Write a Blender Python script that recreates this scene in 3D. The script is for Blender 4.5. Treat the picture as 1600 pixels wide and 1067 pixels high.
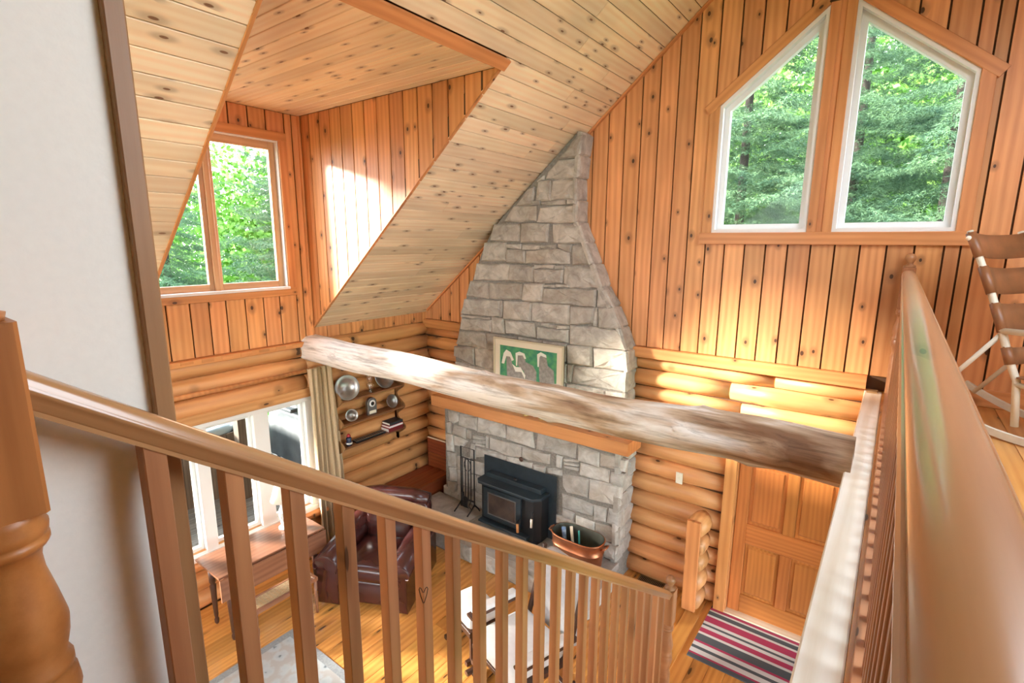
import bpy, bmesh, math, random
import numpy as np
from mathutils import Matrix, Vector
random.seed(7); np.random.seed(7)
sc = bpy.context.scene; COL = sc.collection
for o in list(bpy.data.objects): bpy.data.objects.remove(o)

# ---------------------------------------------------------------- camera
cam = bpy.data.cameras.new('camera'); cam.sensor_width = 36; cam.lens = 803.6/1600*36; cam.clip_start = .02
co = bpy.data.objects.new('camera', cam); COL.objects.link(co)
yaw, pit, rol = math.radians(36.653), math.radians(10.958), math.radians(.266)
f_ = Vector((-math.sin(yaw)*math.cos(pit), math.cos(yaw)*math.cos(pit), -math.sin(pit)))
r_ = Vector((math.cos(yaw), math.sin(yaw), 0)); u_ = r_.cross(f_)
r2 = math.cos(rol)*r_+math.sin(rol)*u_; u2 = -math.sin(rol)*r_+math.cos(rol)*u_
CAM = Vector((5.319, -5.1, 3.6975))
co.matrix_world = Matrix(((r2.x, u2.x, -f_.x, CAM.x), (r2.y, u2.y, -f_.y, CAM.y), (r2.z, u2.z, -f_.z, CAM.z), (0, 0, 0, 1)))
sc.camera = co
# ---------------------------------------------------------------- world, sun, exposure
w = bpy.data.worlds.new('sky'); sc.world = w; w.use_nodes = True
nt = w.node_tree; nt.nodes.clear()
N = nt.nodes.new; L = nt.links.new
wo = N('ShaderNodeOutputWorld'); bg = N('ShaderNodeBackground'); tc = N('ShaderNodeTexCoord')
sx = N('ShaderNodeSeparateXYZ'); cr = N('ShaderNodeValToRGB')
L(tc.outputs['Generated'], sx.inputs[0]); L(sx.outputs['Z'], cr.inputs[0])
cr.color_ramp.elements[0].color = (.93, .97, 1, 1); cr.color_ramp.elements[1].color = (.66, .82, 1, 1)
L(cr.outputs[0], bg.inputs[0]); bg.inputs[1].default_value = 7.5
L(bg.outputs[0], wo.inputs[0])
sun = bpy.data.lights.new('sun', 'SUN'); sun.energy = 23; sun.angle = math.radians(9); sun.color = (1, .93, .82)
so = bpy.data.objects.new('sun', sun); COL.objects.link(so)
so.rotation_euler = Vector((.81, .53, -.285)).to_track_quat('-Z', 'Y').to_euler(); so.location = (-12, -10, 8)
vs = sc.view_settings; vs.view_transform = 'Standard'; vs.look = 'None'; vs.gamma = 1; vs.use_curve_mapping = False
vs.exposure = 0.5

# ---------------------------------------------------------------- helpers
WORLD = set()
def wroot(name, loc, label=None, cat=None, group=None):
    o = empty(name, loc, 0, label, cat, group); WORLD.add(o.name); return o
def wire(o, mat, parent):
    COL.objects.link(o)
    if mat: o.data.materials.append(mat)
    if parent:
        o.parent = parent
        if parent.type == 'MESH' or parent.name in WORLD: o.matrix_parent_inverse = parent.matrix_basis.inverted()
    return o
def mk(name, V, F, mat, parent=None, M=None, smooth=False):
    me = bpy.data.meshes.new(name); me.from_pydata([tuple(v) for v in V], [], F)
    if smooth: me.polygons.foreach_set('use_smooth', [True]*len(me.polygons))
    o = bpy.data.objects.new(name, me)
    if M is not None: o.matrix_basis = M
    return wire(o, mat, parent)
def share(name, me, parent, M):
    o = bpy.data.objects.new(name, me); o.matrix_basis = M
    return wire(o, None, parent)
def fromb(name, bm, mat, parent=None, M=None, smooth=False):
    me = bpy.data.meshes.new(name); bm.to_mesh(me); bm.free()
    if smooth: me.polygons.foreach_set('use_smooth', [True]*len(me.polygons))
    o = bpy.data.objects.new(name, me)
    if M is not None: o.matrix_basis = M
    return wire(o, mat, parent)
def tag(o, label, cat, group=None):
    o['label'] = label; o['category'] = cat
    if group: o['group'] = group
    return o
def struct(o): o['kind'] = 'structure'; return o
def empty(name, loc, rz=0, label=None, cat=None, group=None):
    o = bpy.data.objects.new(name, None); COL.objects.link(o); o.location = loc; o.rotation_euler = (0, 0, rz)
    o.empty_display_size = .1
    if label: tag(o, label, cat, group)
    return o
def sroot(name):
    o = bpy.data.objects.new(name, None); COL.objects.link(o); return struct(o)
def T(x, y, z): return Matrix.Translation((x, y, z))
def RX(a): return Matrix.Rotation(math.radians(a), 4, 'X')
def RY(a): return Matrix.Rotation(math.radians(a), 4, 'Y')
def RZ(a): return Matrix.Rotation(math.radians(a), 4, 'Z')
def frame(o, u, v, n):
    return Matrix(((u[0], v[0], n[0], o[0]), (u[1], v[1], n[1], o[1]), (u[2], v[2], n[2], o[2]), (0, 0, 0, 1)))
def plank(name, p0, p1, wd, t, n, mat, parent=None, c=.003):
    """chamfered board from p0 to p1 (centre line), width wd, thickness t along n; local X is its length"""
    p0 = Vector(p0); p1 = Vector(p1); u = (p1-p0); l = u.length; u.normalize()
    n = Vector(n); n = (n-u*n.dot(u)).normalized(); v = n.cross(u); o = (p0+p1)/2
    a, b = wd/2, t/2; c = min(c, a*.45, b*.45)
    ring = [(a-c, -b), (a, -b+c), (a, b-c), (a-c, b), (-a+c, b), (-a, b-c), (-a, -b+c), (-a+c, -b)]
    V = [(-l/2, y, z) for y, z in ring]+[(l/2, y, z) for y, z in ring]
    F = [(i, (i+1) % 8, 8+(i+1) % 8, 8+i) for i in range(8)]+[tuple(range(7, -1, -1)), tuple(range(8, 16))]
    return mk(name, V, F, mat, parent, frame(o, u, v, n))
def area(p): return sum(p[i][0]*p[(i+1) % len(p)][1]-p[(i+1) % len(p)][0]*p[i][1] for i in range(len(p)))/2
def prism(name, pts, o, u, v, n, t, mat, parent=None, c=0.0):
    """polygon pts in (u,v) at o, thickness t along n, chamfer c at the front; local X = u"""
    if area(pts) < 0: pts = pts[::-1]
    m = len(pts); cx = sum(p[0] for p in pts)/m; cy = sum(p[1] for p in pts)/m
    u = Vector(u); v = Vector(v); n = Vector(n); O = Vector(o)+u*cx+v*cy
    q = [(p[0]-cx, p[1]-cy) for p in pts]
    V = [(x, y, 0) for x, y in q]
    if c:
        def ins(x, y):
            r = math.hypot(x, y); k = max(0, (r-c*1.3)/r) if r else 1; return x*k, y*k
        V += [(x, y, t-c) for x, y in q]+[(*ins(x, y), t) for x, y in q]; R = 3
    else: V += [(x, y, t) for x, y in q]; R = 2
    F = [tuple(range(m-1, -1, -1)), tuple(range((R-1)*m, R*m))]
    for k in range(R-1): F += [(k*m+i, k*m+(i+1) % m, (k+1)*m+(i+1) % m, (k+1)*m+i) for i in range(m)]
    return mk(name, V, F, mat, parent, frame(O, u, v, n))
def box(name, x0, x1, y0, y1, z0, z1, mat, parent=None, c=.003):
    d = (x1-x0, y1-y0, z1-z0); ce = ((x0+x1)/2, (y0+y1)/2, (z0+z1)/2)
    k = max(range(3), key=lambda i: d[i]); e = [0, 0, 0]; e[k] = d[k]/2
    nn = min([i for i in range(3) if i != k], key=lambda i: d[i]); n = [0, 0, 0]; n[nn] = 1
    ww = d[3-k-nn]
    return plank(name, [ce[i]-e[i] for i in range(3)], [ce[i]+e[i] for i in range(3)], ww, d[nn], n, mat, parent, c)
def lathe(name, prof, mat, parent=None, M=None, seg=20, ex=1, ey=1):
    V = []; F = []; m = len(prof)
    for r, z in prof: V += [(ex*r*math.cos(2*math.pi*i/seg), ey*r*math.sin(2*math.pi*i/seg), z) for i in range(seg)]
    for k in range(m-1): F += [(k*seg+i, k*seg+(i+1) % seg, (k+1)*seg+(i+1) % seg, (k+1)*seg+i) for i in range(seg)]
    F += [tuple(range(seg-1, -1, -1)), tuple(range((m-1)*seg, m*seg))]
    return mk(name, V, F, mat, parent, M, True)
def tubeVF(pts, r, seg=8):
    pts = [Vector(p) for p in pts]; m = len(pts); rr = r if isinstance(r, (list, tuple)) else [r]*m
    V = []; F = []; prev = None
    for i, p in enumerate(pts):
        t = (pts[min(i+1, m-1)]-pts[max(i-1, 0)]).normalized()
        a = prev if prev else (Vector((0, 0, 1)) if abs(t.z) < .9 else Vector((1, 0, 0)))
        a = (a-t*a.dot(t)).normalized(); b = t.cross(a); prev = a
        V += [p+(a*math.cos(2*math.pi*k/seg)+b*math.sin(2*math.pi*k/seg))*rr[i] for k in range(seg)]
    for i in range(m-1): F += [(i*seg+k, i*seg+(k+1) % seg, (i+1)*seg+(k+1) % seg, (i+1)*seg+k) for k in range(seg)]
    F += [tuple(range(seg-1, -1, -1)), tuple(range((m-1)*seg, m*seg))]
    return V, F
def tube(name, pts, r, mat, parent=None, seg=8):
    V, F = tubeVF(pts, r, seg); return mk(name, V, F, mat, parent, None, True)
def tubes(name, lst, mat, parent=None, seg=6):
    V = []; F = []
    for pts, r in lst:
        v, f = tubeVF(pts, r, seg); b = len(V); V += v; F += [tuple(i+b for i in q) for q in f]
    return mk(name, V, F, mat, parent, None, True)
def rbox(name, cx, cy, cz, sx, sy, sz, r, mat, parent=None, M=None, bulge=0, seg=3, cuts=0):
    bm = bmesh.new(); bmesh.ops.create_cube(bm, size=1)
    for v in bm.verts: v.co = Vector((v.co.x*sx, v.co.y*sy, v.co.z*sz))
    bmesh.ops.bevel(bm, geom=bm.edges[:], offset=r, segments=seg, profile=.5, affect='EDGES')
    if bulge:
        bmesh.ops.subdivide_edges(bm, edges=[e for e in bm.edges if e.calc_length() > min(sx, sy)*.3], cuts=5, use_grid_fill=True)
        for v in bm.verts:
            a = max(0, 1-(2*v.co.x/sx)**2)*max(0, 1-(2*v.co.y/sy)**2)
            v.co.z += bulge*a*(1 if v.co.z > 0 else -.2)
    for v in bm.verts: v.co += Vector((cx, cy, cz))
    return fromb(name, bm, mat, parent, M, True)
def log(name, p0, p1, r, mat, parent=None, seg=14, wob=.004):
    p0 = Vector(p0); p1 = Vector(p1); u = p1-p0; l = u.length; u.normalize()
    n = Vector((0, 0, 1)); v = n.cross(u); k = max(2, int(l/.35)); V = []; F = []
    ph = random.random()*9
    for i in range(k+1):
        x = -l/2+l*i/k; q = r*(1+wob/r*math.sin(ph+i*1.7)); e = .012 if i in (0, k) else 0
        V += [(x, (q-e)*math.cos(2*math.pi*j/seg), (q-e)*math.sin(2*math.pi*j/seg)) for j in range(seg)]
    for i in range(k): F += [(i*seg+j, (i+1)*seg+j, (i+1)*seg+(j+1) % seg, i*seg+(j+1) % seg) for j in range(seg)]
    F += [tuple(range(seg)), tuple(range(k*seg+seg-1, k*seg-1, -1))]
    return mk(name, V, F, mat, parent, frame((p0+p1)/2, u, v, n), True)

# ---------------------------------------------------------------- materials
def base(name, rough=.5):
    m = bpy.data.materials.new(name); m.use_nodes = True; nt = m.node_tree; b = nt.nodes['Principled BSDF']
    b.inputs['Roughness'].default_value = rough; return m, nt, b
def plain(name, c, rough=.5, metal=0, noise=0, ns=20, bump=0, spec=.5, coat=0, c2=None):
    m, nt, b = base(name, rough); N = nt.nodes.new; L = nt.links.new
    b.inputs['Metallic'].default_value = metal; b.inputs['Base Color'].default_value = (*c, 1)
    b.inputs['Specular IOR Level'].default_value = spec; b.inputs['Coat Weight'].default_value = coat
    if noise or bump:
        t = N('ShaderNodeTexCoord'); n = N('ShaderNodeTexNoise'); n.inputs['Scale'].default_value = ns; n.inputs['Detail'].default_value = 4
        L(t.outputs['Object'], n.inputs['Vector'])
        r = N('ShaderNodeValToRGB'); r.color_ramp.elements[0].position = .3; r.color_ramp.elements[1].position = .7
        d = c2 if c2 else tuple(x*(1-noise) for x in c)
        r.color_ramp.elements[0].color = (*d, 1); r.color_ramp.elements[1].color = (*c, 1)
        L(n.outputs['Fac'], r.inputs[0]); L(r.outputs[0], b.inputs['Base Color'])
        if bump:
            bp = N('ShaderNodeBump'); bp.inputs['Strength'].default_value = bump; bp.inputs['Distance'].default_value = .01
            L(n.outputs['Fac'], bp.inputs['Height']); L(bp.outputs[0], b.inputs['Normal'])
    return m
def wood(name, c1, c2, knot=(.06, .022, .008), kd=.45, rough=.42, var=.3, kx=4.2, ky=7.5, ks=1.0, gs=1.0, coat=0, huevar=.004, bump=.12):
    m, nt, b = base(name, rough); N = nt.nodes.new; L = nt.links.new
    b.inputs['Coat Weight'].default_value = coat; b.inputs['Coat Roughness'].default_value = .15
    t = N('ShaderNodeTexCoord'); oi = N('ShaderNodeObjectInfo')
    k = N('ShaderNodeVectorMath'); k.operation = 'SCALE'; k.inputs[0].default_value = (37.3, 91.7, 53.1); L(oi.outputs['Random'], k.inputs['Scale'])
    a = N('ShaderNodeVectorMath'); L(t.outputs['Object'], a.inputs[0]); L(k.outputs[0], a.inputs[1])
    def sc_(v):
        q = N('ShaderNodeVectorMath'); q.operation = 'MULTIPLY'; L(a.outputs[0], q.inputs[0]); q.inputs[1].default_value = v; return q.outputs[0]
    g = N('ShaderNodeTexNoise'); g.inputs['Scale'].default_value = 1; g.inputs['Detail'].default_value = 5; g.inputs['Roughness'].default_value = .6
    L(sc_((1.6*gs, 30*gs, 30*gs)), g.inputs['Vector'])
    wv = N('ShaderNodeTexWave'); wv.bands_direction = 'Y'; wv.inputs['Scale'].default_value = 1; wv.inputs['Distortion'].default_value = 9; wv.inputs['Detail'].default_value = 2; wv.inputs['Detail Scale'].default_value = .5
    L(sc_((.7*gs, 5.5*gs, 5.5*gs)), wv.inputs['Vector'])
    mx = N('ShaderNodeMath'); mx.operation = 'MULTIPLY_ADD'; L(wv.outputs['Fac'], mx.inputs[0]); mx.inputs[1].default_value = .3
    h = N('ShaderNodeMath'); h.operation = 'MULTIPLY'; L(g.outputs['Fac'], h.inputs[0]); h.inputs[1].default_value = .8; L(h.outputs[0], mx.inputs[2])
    r = N('ShaderNodeValToRGB'); e = r.color_ramp.elements; e[0].position = .2; e[0].color = (*c2, 1); e[1].position = .72; e[1].color = (*c1, 1)
    L(mx.outputs[0], r.inputs[0])
    # big soft tone drift
    d = N('ShaderNodeTexNoise'); d.inputs['Scale'].default_value = 1; L(sc_((1.2, 3, 3)), d.inputs['Vector'])
    hs = N('ShaderNodeHueSaturation'); L(r.outputs[0], hs.inputs['Color'])
    mr = N('ShaderNodeMapRange'); L(oi.outputs['Random'], mr.inputs[0]); mr.inputs[3].default_value = 1-var*.5; mr.inputs[4].default_value = 1+var*.5
    mr2 = N('ShaderNodeMapRange'); L(d.outputs['Fac'], mr2.inputs[0]); mr2.inputs[1].default_value = .3; mr2.inputs[2].default_value = .7; mr2.inputs[3].default_value = .85; mr2.inputs[4].default_value = 1.12
    mm = N('ShaderNodeMath'); mm.operation = 'MULTIPLY'; L(mr.outputs[0], mm.inputs[0]); L(mr2.outputs[0], mm.inputs[1]); L(mm.outputs[0], hs.inputs['Value'])
    fr = N('ShaderNodeMath'); fr.operation = 'FRACT'; f2 = N('ShaderNodeMath'); f2.operation = 'MULTIPLY'; f2.inputs[1].default_value = 17.3; L(oi.outputs['Random'], f2.inputs[0]); L(f2.outputs[0], fr.inputs[0])
    mh = N('ShaderNodeMapRange'); L(fr.outputs[0], mh.inputs[0]); mh.inputs[3].default_value = .5-huevar; mh.inputs[4].default_value = .5+huevar; L(mh.outputs[0], hs.inputs['Hue'])
    col = hs.outputs[0]
    if kd > 0:
        vo = N('ShaderNodeTexVoronoi'); vo.voronoi_dimensions = '2D'; vo.inputs['Scale'].default_value = 1; L(sc_((kx, ky, 1)), vo.inputs['Vector'])
        sp = N('ShaderNodeSeparateColor'); L(vo.outputs['Color'], sp.inputs[0])
        gt = N('ShaderNodeMath'); gt.operation = 'LESS_THAN'; L(sp.outputs[0], gt.inputs[0]); gt.inputs[1].default_value = kd
        sz = N('ShaderNodeMapRange'); L(sp.outputs[1], sz.inputs[0]); sz.inputs[3].default_value = .6*ks; sz.inputs[4].default_value = 1.25*ks
        dv = N('ShaderNodeMath'); dv.operation = 'DIVIDE'; L(vo.outputs['Distance'], dv.inputs[0]); L(sz.outputs[0], dv.inputs[1])
        for lo, hi, colr, amt in ((.10, .30, tuple(x*.45 for x in c2), .55), (.055, .085, knot, .95)):
            q = N('ShaderNodeMapRange'); q.interpolation_type = 'SMOOTHSTEP'; L(dv.outputs[0], q.inputs[0]); q.inputs[1].default_value = lo; q.inputs[2].default_value = hi; q.inputs[3].default_value = amt; q.inputs[4].default_value = 0
            z = N('ShaderNodeMath'); z.operation = 'MULTIPLY'; L(q.outputs[0], z.inputs[0]); L(gt.outputs[0], z.inputs[1])
            mi = N('ShaderNodeMix'); mi.data_type = 'RGBA'; L(z.outputs[0], mi.inputs['Factor']); L(col, mi.inputs['A']); mi.inputs['B'].default_value = (*colr, 1); col = mi.outputs['Result']
    L(col, b.inputs['Base Color'])
    bp = N('ShaderNodeBump'); bp.inputs['Strength'].default_value = bump; bp.inputs['Distance'].default_value = .004; L(g.outputs['Fac'], bp.inputs['Height']); L(bp.outputs[0], b.inputs['Normal'])
    return m
def stone_mat(name, c1, c2, c3):
    m, nt, b = base(name, .85); N = nt.nodes.new; L = nt.links.new
    t = N('ShaderNodeTexCoord'); oi = N('ShaderNodeObjectInfo'); k = N('ShaderNodeVectorMath'); k.operation = 'SCALE'; k.inputs[0].default_value = (31, 57, 43); L(oi.outputs['Random'], k.inputs['Scale'])
    a = N('ShaderNodeVectorMath'); L(t.outputs['Object'], a.inputs[0]); L(k.outputs[0], a.inputs[1])
    n1 = N('ShaderNodeTexNoise'); n1.inputs['Scale'].default_value = 7; n1.inputs['Detail'].default_value = 8; n1.inputs['Roughness'].default_value = .65; n1.inputs['Distortion'].default_value = .6; L(a.outputs[0], n1.inputs['Vector'])
    r = N('ShaderNodeValToRGB'); e = r.color_ramp.elements; e[0].position = .33; e[0].color = (*c2, 1); e[1].position = .62; e[1].color = (*c1, 1); L(n1.outputs['Fac'], r.inputs[0])
    n2 = N('ShaderNodeTexNoise'); n2.inputs['Scale'].default_value = 2.3; n2.inputs['Detail'].default_value = 3; L(a.outputs[0], n2.inputs['Vector'])
    q = N('ShaderNodeMapRange'); L(n2.outputs['Fac'], q.inputs[0]); q.inputs[1].default_value = .5; q.inputs[2].default_value = .72; q.inputs[4].default_value = .55
    mi = N('ShaderNodeMix'); mi.data_type = 'RGBA'; L(q.outputs[0], mi.inputs['Factor']); L(r.outputs[0], mi.inputs['A']); mi.inputs['B'].default_value = (*c3, 1)
    hs = N('ShaderNodeHueSaturation'); L(mi.outputs['Result'], hs.inputs['Color']); mr = N('ShaderNodeMapRange'); L(oi.outputs['Random'], mr.inputs[0]); mr.inputs[3].default_value = .82; mr.inputs[4].default_value = 1.15; L(mr.outputs[0], hs.inputs['Value'])
    L(hs.outputs[0], b.inputs['Base Color'])
    bp = N('ShaderNodeBump'); bp.inputs['Strength'].default_value = .6; bp.inputs['Distance'].default_value = .02; L(n1.outputs['Fac'], bp.inputs['Height']); L(bp.outputs[0], b.inputs['Normal'])
    return m
def glass_mat(name, tint=(1, 1, 1), refl=.006):
    m = bpy.data.materials.new(name); m.use_nodes = True; nt = m.node_tree; nt.nodes.clear(); N = nt.nodes.new; L = nt.links.new
    o = N('ShaderNodeOutputMaterial'); tr = N('ShaderNodeBsdfTransparent'); gl = N('ShaderNodeBsdfGlossy'); mx = N('ShaderNodeMixShader')
    tr.inputs[0].default_value = (*tint, 1); gl.inputs['Roughness'].default_value = .03; mx.inputs[0].default_value = refl
    L(tr.outputs[0], mx.inputs[1]); L(gl.outputs[0], mx.inputs[2]); L(mx.outputs[0], o.inputs[0]); return m

PINE = wood('knotty_pine_wall', (.75, .35, .135), (.58, .23, .075), kd=.42, ky=5.5, kx=3.6, ks=.9)
CEIL = wood('pine_ceiling', (.94, .78, .54), (.87, .64, .39), knot=(.20, .09, .04), kd=.38, kx=3.6, ky=10, ks=1.0, var=.22)
LOGM = wood('peeled_log', (.74, .375, .15), (.58, .25, .085), kd=.35, kx=3, ky=8, ks=1, var=.25)
TRIM = wood('pine_trim', (.70, .31, .11), (.55, .21, .065), kd=.2, var=.15)
DOORW = wood('door_wood', (.60, .225, .06), (.46, .15, .036), kd=0, var=.2, gs=1.4, rough=.35)
RAILW = wood('rail_wood', (.47, .215, .095), (.35, .14, .058), kd=.12, kx=2, ky=12, var=.25, rough=.36, coat=.15)
RAILG = wood('glossy_rail_wood', (.52, .275, .12), (.40, .185, .075), kd=.12, kx=2, ky=12, var=.1, rough=.3, coat=.9)
NEWW = wood('newel_wood', (.50, .20, .055), (.34, .12, .028), kd=.1, var=.1, rough=.4)
LEDGE = wood('ledge_wood', (.93, .85, .72), (.76, .62, .44), kd=.15, kx=1.5, ky=9, var=.1, rough=.4, gs=.8, coat=.1)
TRIMD = wood('wall_end_trim', (.40, .225, .095), (.29, .15, .06), kd=.15, var=.1)
FLOORM = wood('pine_floor', (.78, .38, .10), (.60, .24, .05), knot=(.05, .018, .006), kd=.35, kx=2.2, ky=9, ks=1.2, var=.25, rough=.28, coat=.25)
def beam_mat():
    m, nt, b = base('weathered_lit_log', .7); N = nt.nodes.new; L = nt.links.new
    t = N('ShaderNodeTexCoord')
    def sc_(v):
        q = N('ShaderNodeVectorMath'); q.operation = 'MULTIPLY'; L(t.outputs['Object'], q.inputs[0]); q.inputs[1].default_value = v; return q.outputs[0]
    g = N('ShaderNodeTexNoise'); g.inputs['Scale'].default_value = 1; g.inputs['Detail'].default_value = 6; g.inputs['Roughness'].default_value = .65; L(sc_((2.2, 34, 34)), g.inputs['Vector'])
    p = N('ShaderNodeTexNoise'); p.inputs['Scale'].default_value = 1; p.inputs['Detail'].default_value = 5; p.inputs['Distortion'].default_value = .5; L(sc_((1.3, 6, 6)), p.inputs['Vector'])
    s = N('ShaderNodeSeparateXYZ'); L(t.outputs['Object'], s.inputs[0])
    gr = N('ShaderNodeMapRange'); L(s.outputs['X'], gr.inputs[0]); gr.inputs[1].default_value = .5; gr.inputs[2].default_value = 5; gr.inputs[3].default_value = -.2; gr.inputs[4].default_value = .10  # dormer light painted into the colour: paler towards the left end
    ad = N('ShaderNodeMath'); L(p.outputs['Fac'], ad.inputs[0]); L(gr.outputs[0], ad.inputs[1])
    r1 = N('ShaderNodeValToRGB'); e = r1.color_ramp.elements; e[0].position = .40; e[0].color = (.90, .87, .82, 1); e[1].position = .70; e[1].color = (.25, .13, .065, 1); q = e.new(.55); q.color = (.55, .40, .27, 1)
    L(ad.outputs[0], r1.inputs[0])
    r2 = N('ShaderNodeValToRGB'); e = r2.color_ramp.elements; e[0].position = .30; e[0].color = (.30, .26, .22, 1); e[1].position = .52; e[1].color = (1, 1, 1, 1); L(g.outputs['Fac'], r2.inputs[0])
    mu = N('ShaderNodeMix'); mu.data_type = 'RGBA'; mu.blend_type = 'MULTIPLY'; mu.inputs['Factor'].default_value = .75; L(r1.outputs[0], mu.inputs['A']); L(r2.outputs[0], mu.inputs['B']); L(mu.outputs['Result'], b.inputs['Base Color'])
    bp = N('ShaderNodeBump'); bp.inputs['Strength'].default_value = .5; bp.inputs['Distance'].default_value = .012; L(g.outputs['Fac'], bp.inputs['Height']); L(bp.outputs[0], b.inputs['Normal']); return m
BEAMM = beam_mat()
SASHW = wood('window_sash_wood', (.62, .38, .20), (.50, .28, .13), kd=0, var=.1)
TABW = wood('walnut_table', (.30, .135, .07), (.20, .08, .04), kd=0, var=.2, rough=.35, coat=.2)
DARKW = wood('dark_turned_wood', (.09, .04, .025), (.05, .022, .014), kd=0, var=.2, rough=.35)
CHESTW = wood('red_stained_wood', (.28, .065, .02), (.17, .035, .012), kd=.1, var=.2, rough=.4)
SHELFW = wood('shelf_wood', (.24, .10, .04), (.15, .06, .025), kd=.1, var=.2)
DECKW = wood('grey_deck_wood', (.25, .235, .21), (.17, .155, .135), kd=.1, var=.3, rough=.8)
SKIRTW = wood('tub_skirt_wood', (.17, .125, .085), (.11, .08, .055), kd=0, var=.3, rough=.8)
WHITE = plain('white_vinyl', (.80, .80, .79), .4)
WALLP = plain('white_plaster', (.89, .88, .81), .75, noise=.03, ns=60, bump=.05)
STONE = stone_mat('fieldstone', (.53, .49, .43), (.30, .265, .225), (.34, .265, .19))
STONE2 = stone_mat('limestone', (.57, .55, .51), (.36, .335, .295), (.36, .28, .20))
MORT = plain('mortar', (.30, .28, .25), .95, noise=.35, ns=40, bump=.4)
HEARTHM = stone_mat('hearth_slab', (.46, .43, .39), (.30, .27, .24), (.33, .24, .17))
BLACK = plain('black_iron', (.018, .018, .02), .45, .3)
STOVEM = plain('stove_steel', (.035, .05, .062), .38, .25, noise=.3, ns=8)
SHADOWB = plain('dark_backing', (.10, .045, .018), .9)
GLASS = glass_mat('window_glass')
SOOT = plain('stove_glass', (.035, .028, .026), .08, noise=.6, ns=6, c2=(.11, .075, .06))
COPPER = plain('aged_copper', (.62, .26, .13), .36, .85, noise=.35, ns=9, c2=(.42, .17, .09))
BRASS = plain('brass', (.55, .42, .18), .35, .9)
PEWTER = plain('pewter', (.34, .335, .33), .32, .9, noise=.25, ns=14)
LEATH = plain('oxblood_leather', (.060, .015, .014), .26, noise=.3, ns=7, bump=.08, c2=(.042, .011, .010), coat=.3)

# ================================================================ THE SHELL
KR, Z0, XR = .833, 2.715, 4.745                       # roof pitch, eave height at x=0, ridge
ZR = Z0+KR*XR
def roofz(x): return Z0+KR*x if x <= XR else ZR-KR*(x-XR)
SL = Vector((1, 0, KR)).normalized(); NR = Vector((KR, 0, -1)).normalized(); LEN = math.hypot(1, KR)
DY0, DY1, DX = -3.57, -1.78, 2.76                     # dormer: near cheek, far cheek, header x
YB = -10.0
# ---- left roof slope (ceiling)
ceil = sroot('ceiling_left')
def slab(name, x0, x1, y0, y1, parent):
    o = Vector((0, 0, Z0))-NR*.022
    return prism(name, [(y0, x0*LEN), (y1, x0*LEN), (y1, x1*LEN), (y0, x1*LEN)], o, (0, 1, 0), SL, -NR, .12, SHADOWB, parent)
slab('roof_deck', -.35, DX, YB, DY0, ceil); slab('roof_deck', -.35, DX, DY1, .2, ceil); slab('roof_deck', DX, XR+.05, YB, .2, ceil)
rs = random.Random(3)
k = -20
while True:
    x0 = 2.06+.1055*k; x1 = x0+.1055; k += 1
    if x0 > XR: break
    x0 = max(x0, 0.0); x1 = min(x1, XR)
    if x1-x0 < .02: continue
    xm = (x0+x1)/2; c = Vector((xm, 0, Z0+KR*xm))-NR*.009; wd = (x1-x0)*LEN-.005
    if xm < DX: runs = [(YB, DY0), (DY1, -.002)]
    else: runs = [(YB, -.002)]
    for a, b in runs:
        if b-a > 3:
            cuts = [a, -6-rs.random()*2] if xm < DX else [a, -5.5+rs.uniform(-1.5, .5), rs.uniform(-3.6, -.5)]
            cuts.append(b)
        else: cuts = [a, b] if rs.random() < .75 else [a, rs.uniform(-1.3, -.4), b]
        for p, q in zip(cuts[:-1], cuts[1:]):
            plank('ceiling_board', (c.x, p+.001, c.z), (c.x, q-.001, c.z), wd, .018, NR, CEIL, ceil, .004)
plank('cove_strip', Vector((0.05, -.03, roofz(.05)))+NR*.012, Vector((XR, -.03, ZR))+NR*.012, .05, .022, NR, TRIM, ceil)
# ---- right roof slope: the part next to the ridge, the rest is open to the right-hand dormer
ceilr = sroot('ceiling_right'); SR = Vector((1, 0, -KR)).normalized(); NRR = Vector((-KR, 0, -1)).normalized()
OY0, OY1, OS0, OS1 = -3.7, -1.7, 1.55, 4.4             # opening of the dormer on the right-hand slope
for a in ([(YB, 0), (.2, 0), (.2, OS0), (YB, OS0)], [(YB, OS0), (OY0, OS0), (OY0, OS1), (YB, OS1)], [(OY1, OS0), (.2, OS0), (.2, OS1), (OY1, OS1)], [(YB, OS1), (.2, OS1), (.2, 6.2), (YB, 6.2)]):
    prism('roof_deck', a, Vector((XR, 0, ZR))-NRR*.022, (0, 1, 0), SR, -NRR, .12, SHADOWB, ceilr)
for i in range(44):
    s = .0687+i*.1373; c = Vector((XR, 0, ZR))+SR*s-NRR*.009
    for a, b in ([(YB, -.002)] if not OS0 < s < OS1 else [(YB, OY0), (OY1, -.002)]):
        plank('ceiling_board', (c.x, a, c.z), (c.x, b, c.z), .132, .018, NRR, CEIL, ceilr, .004)
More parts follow.
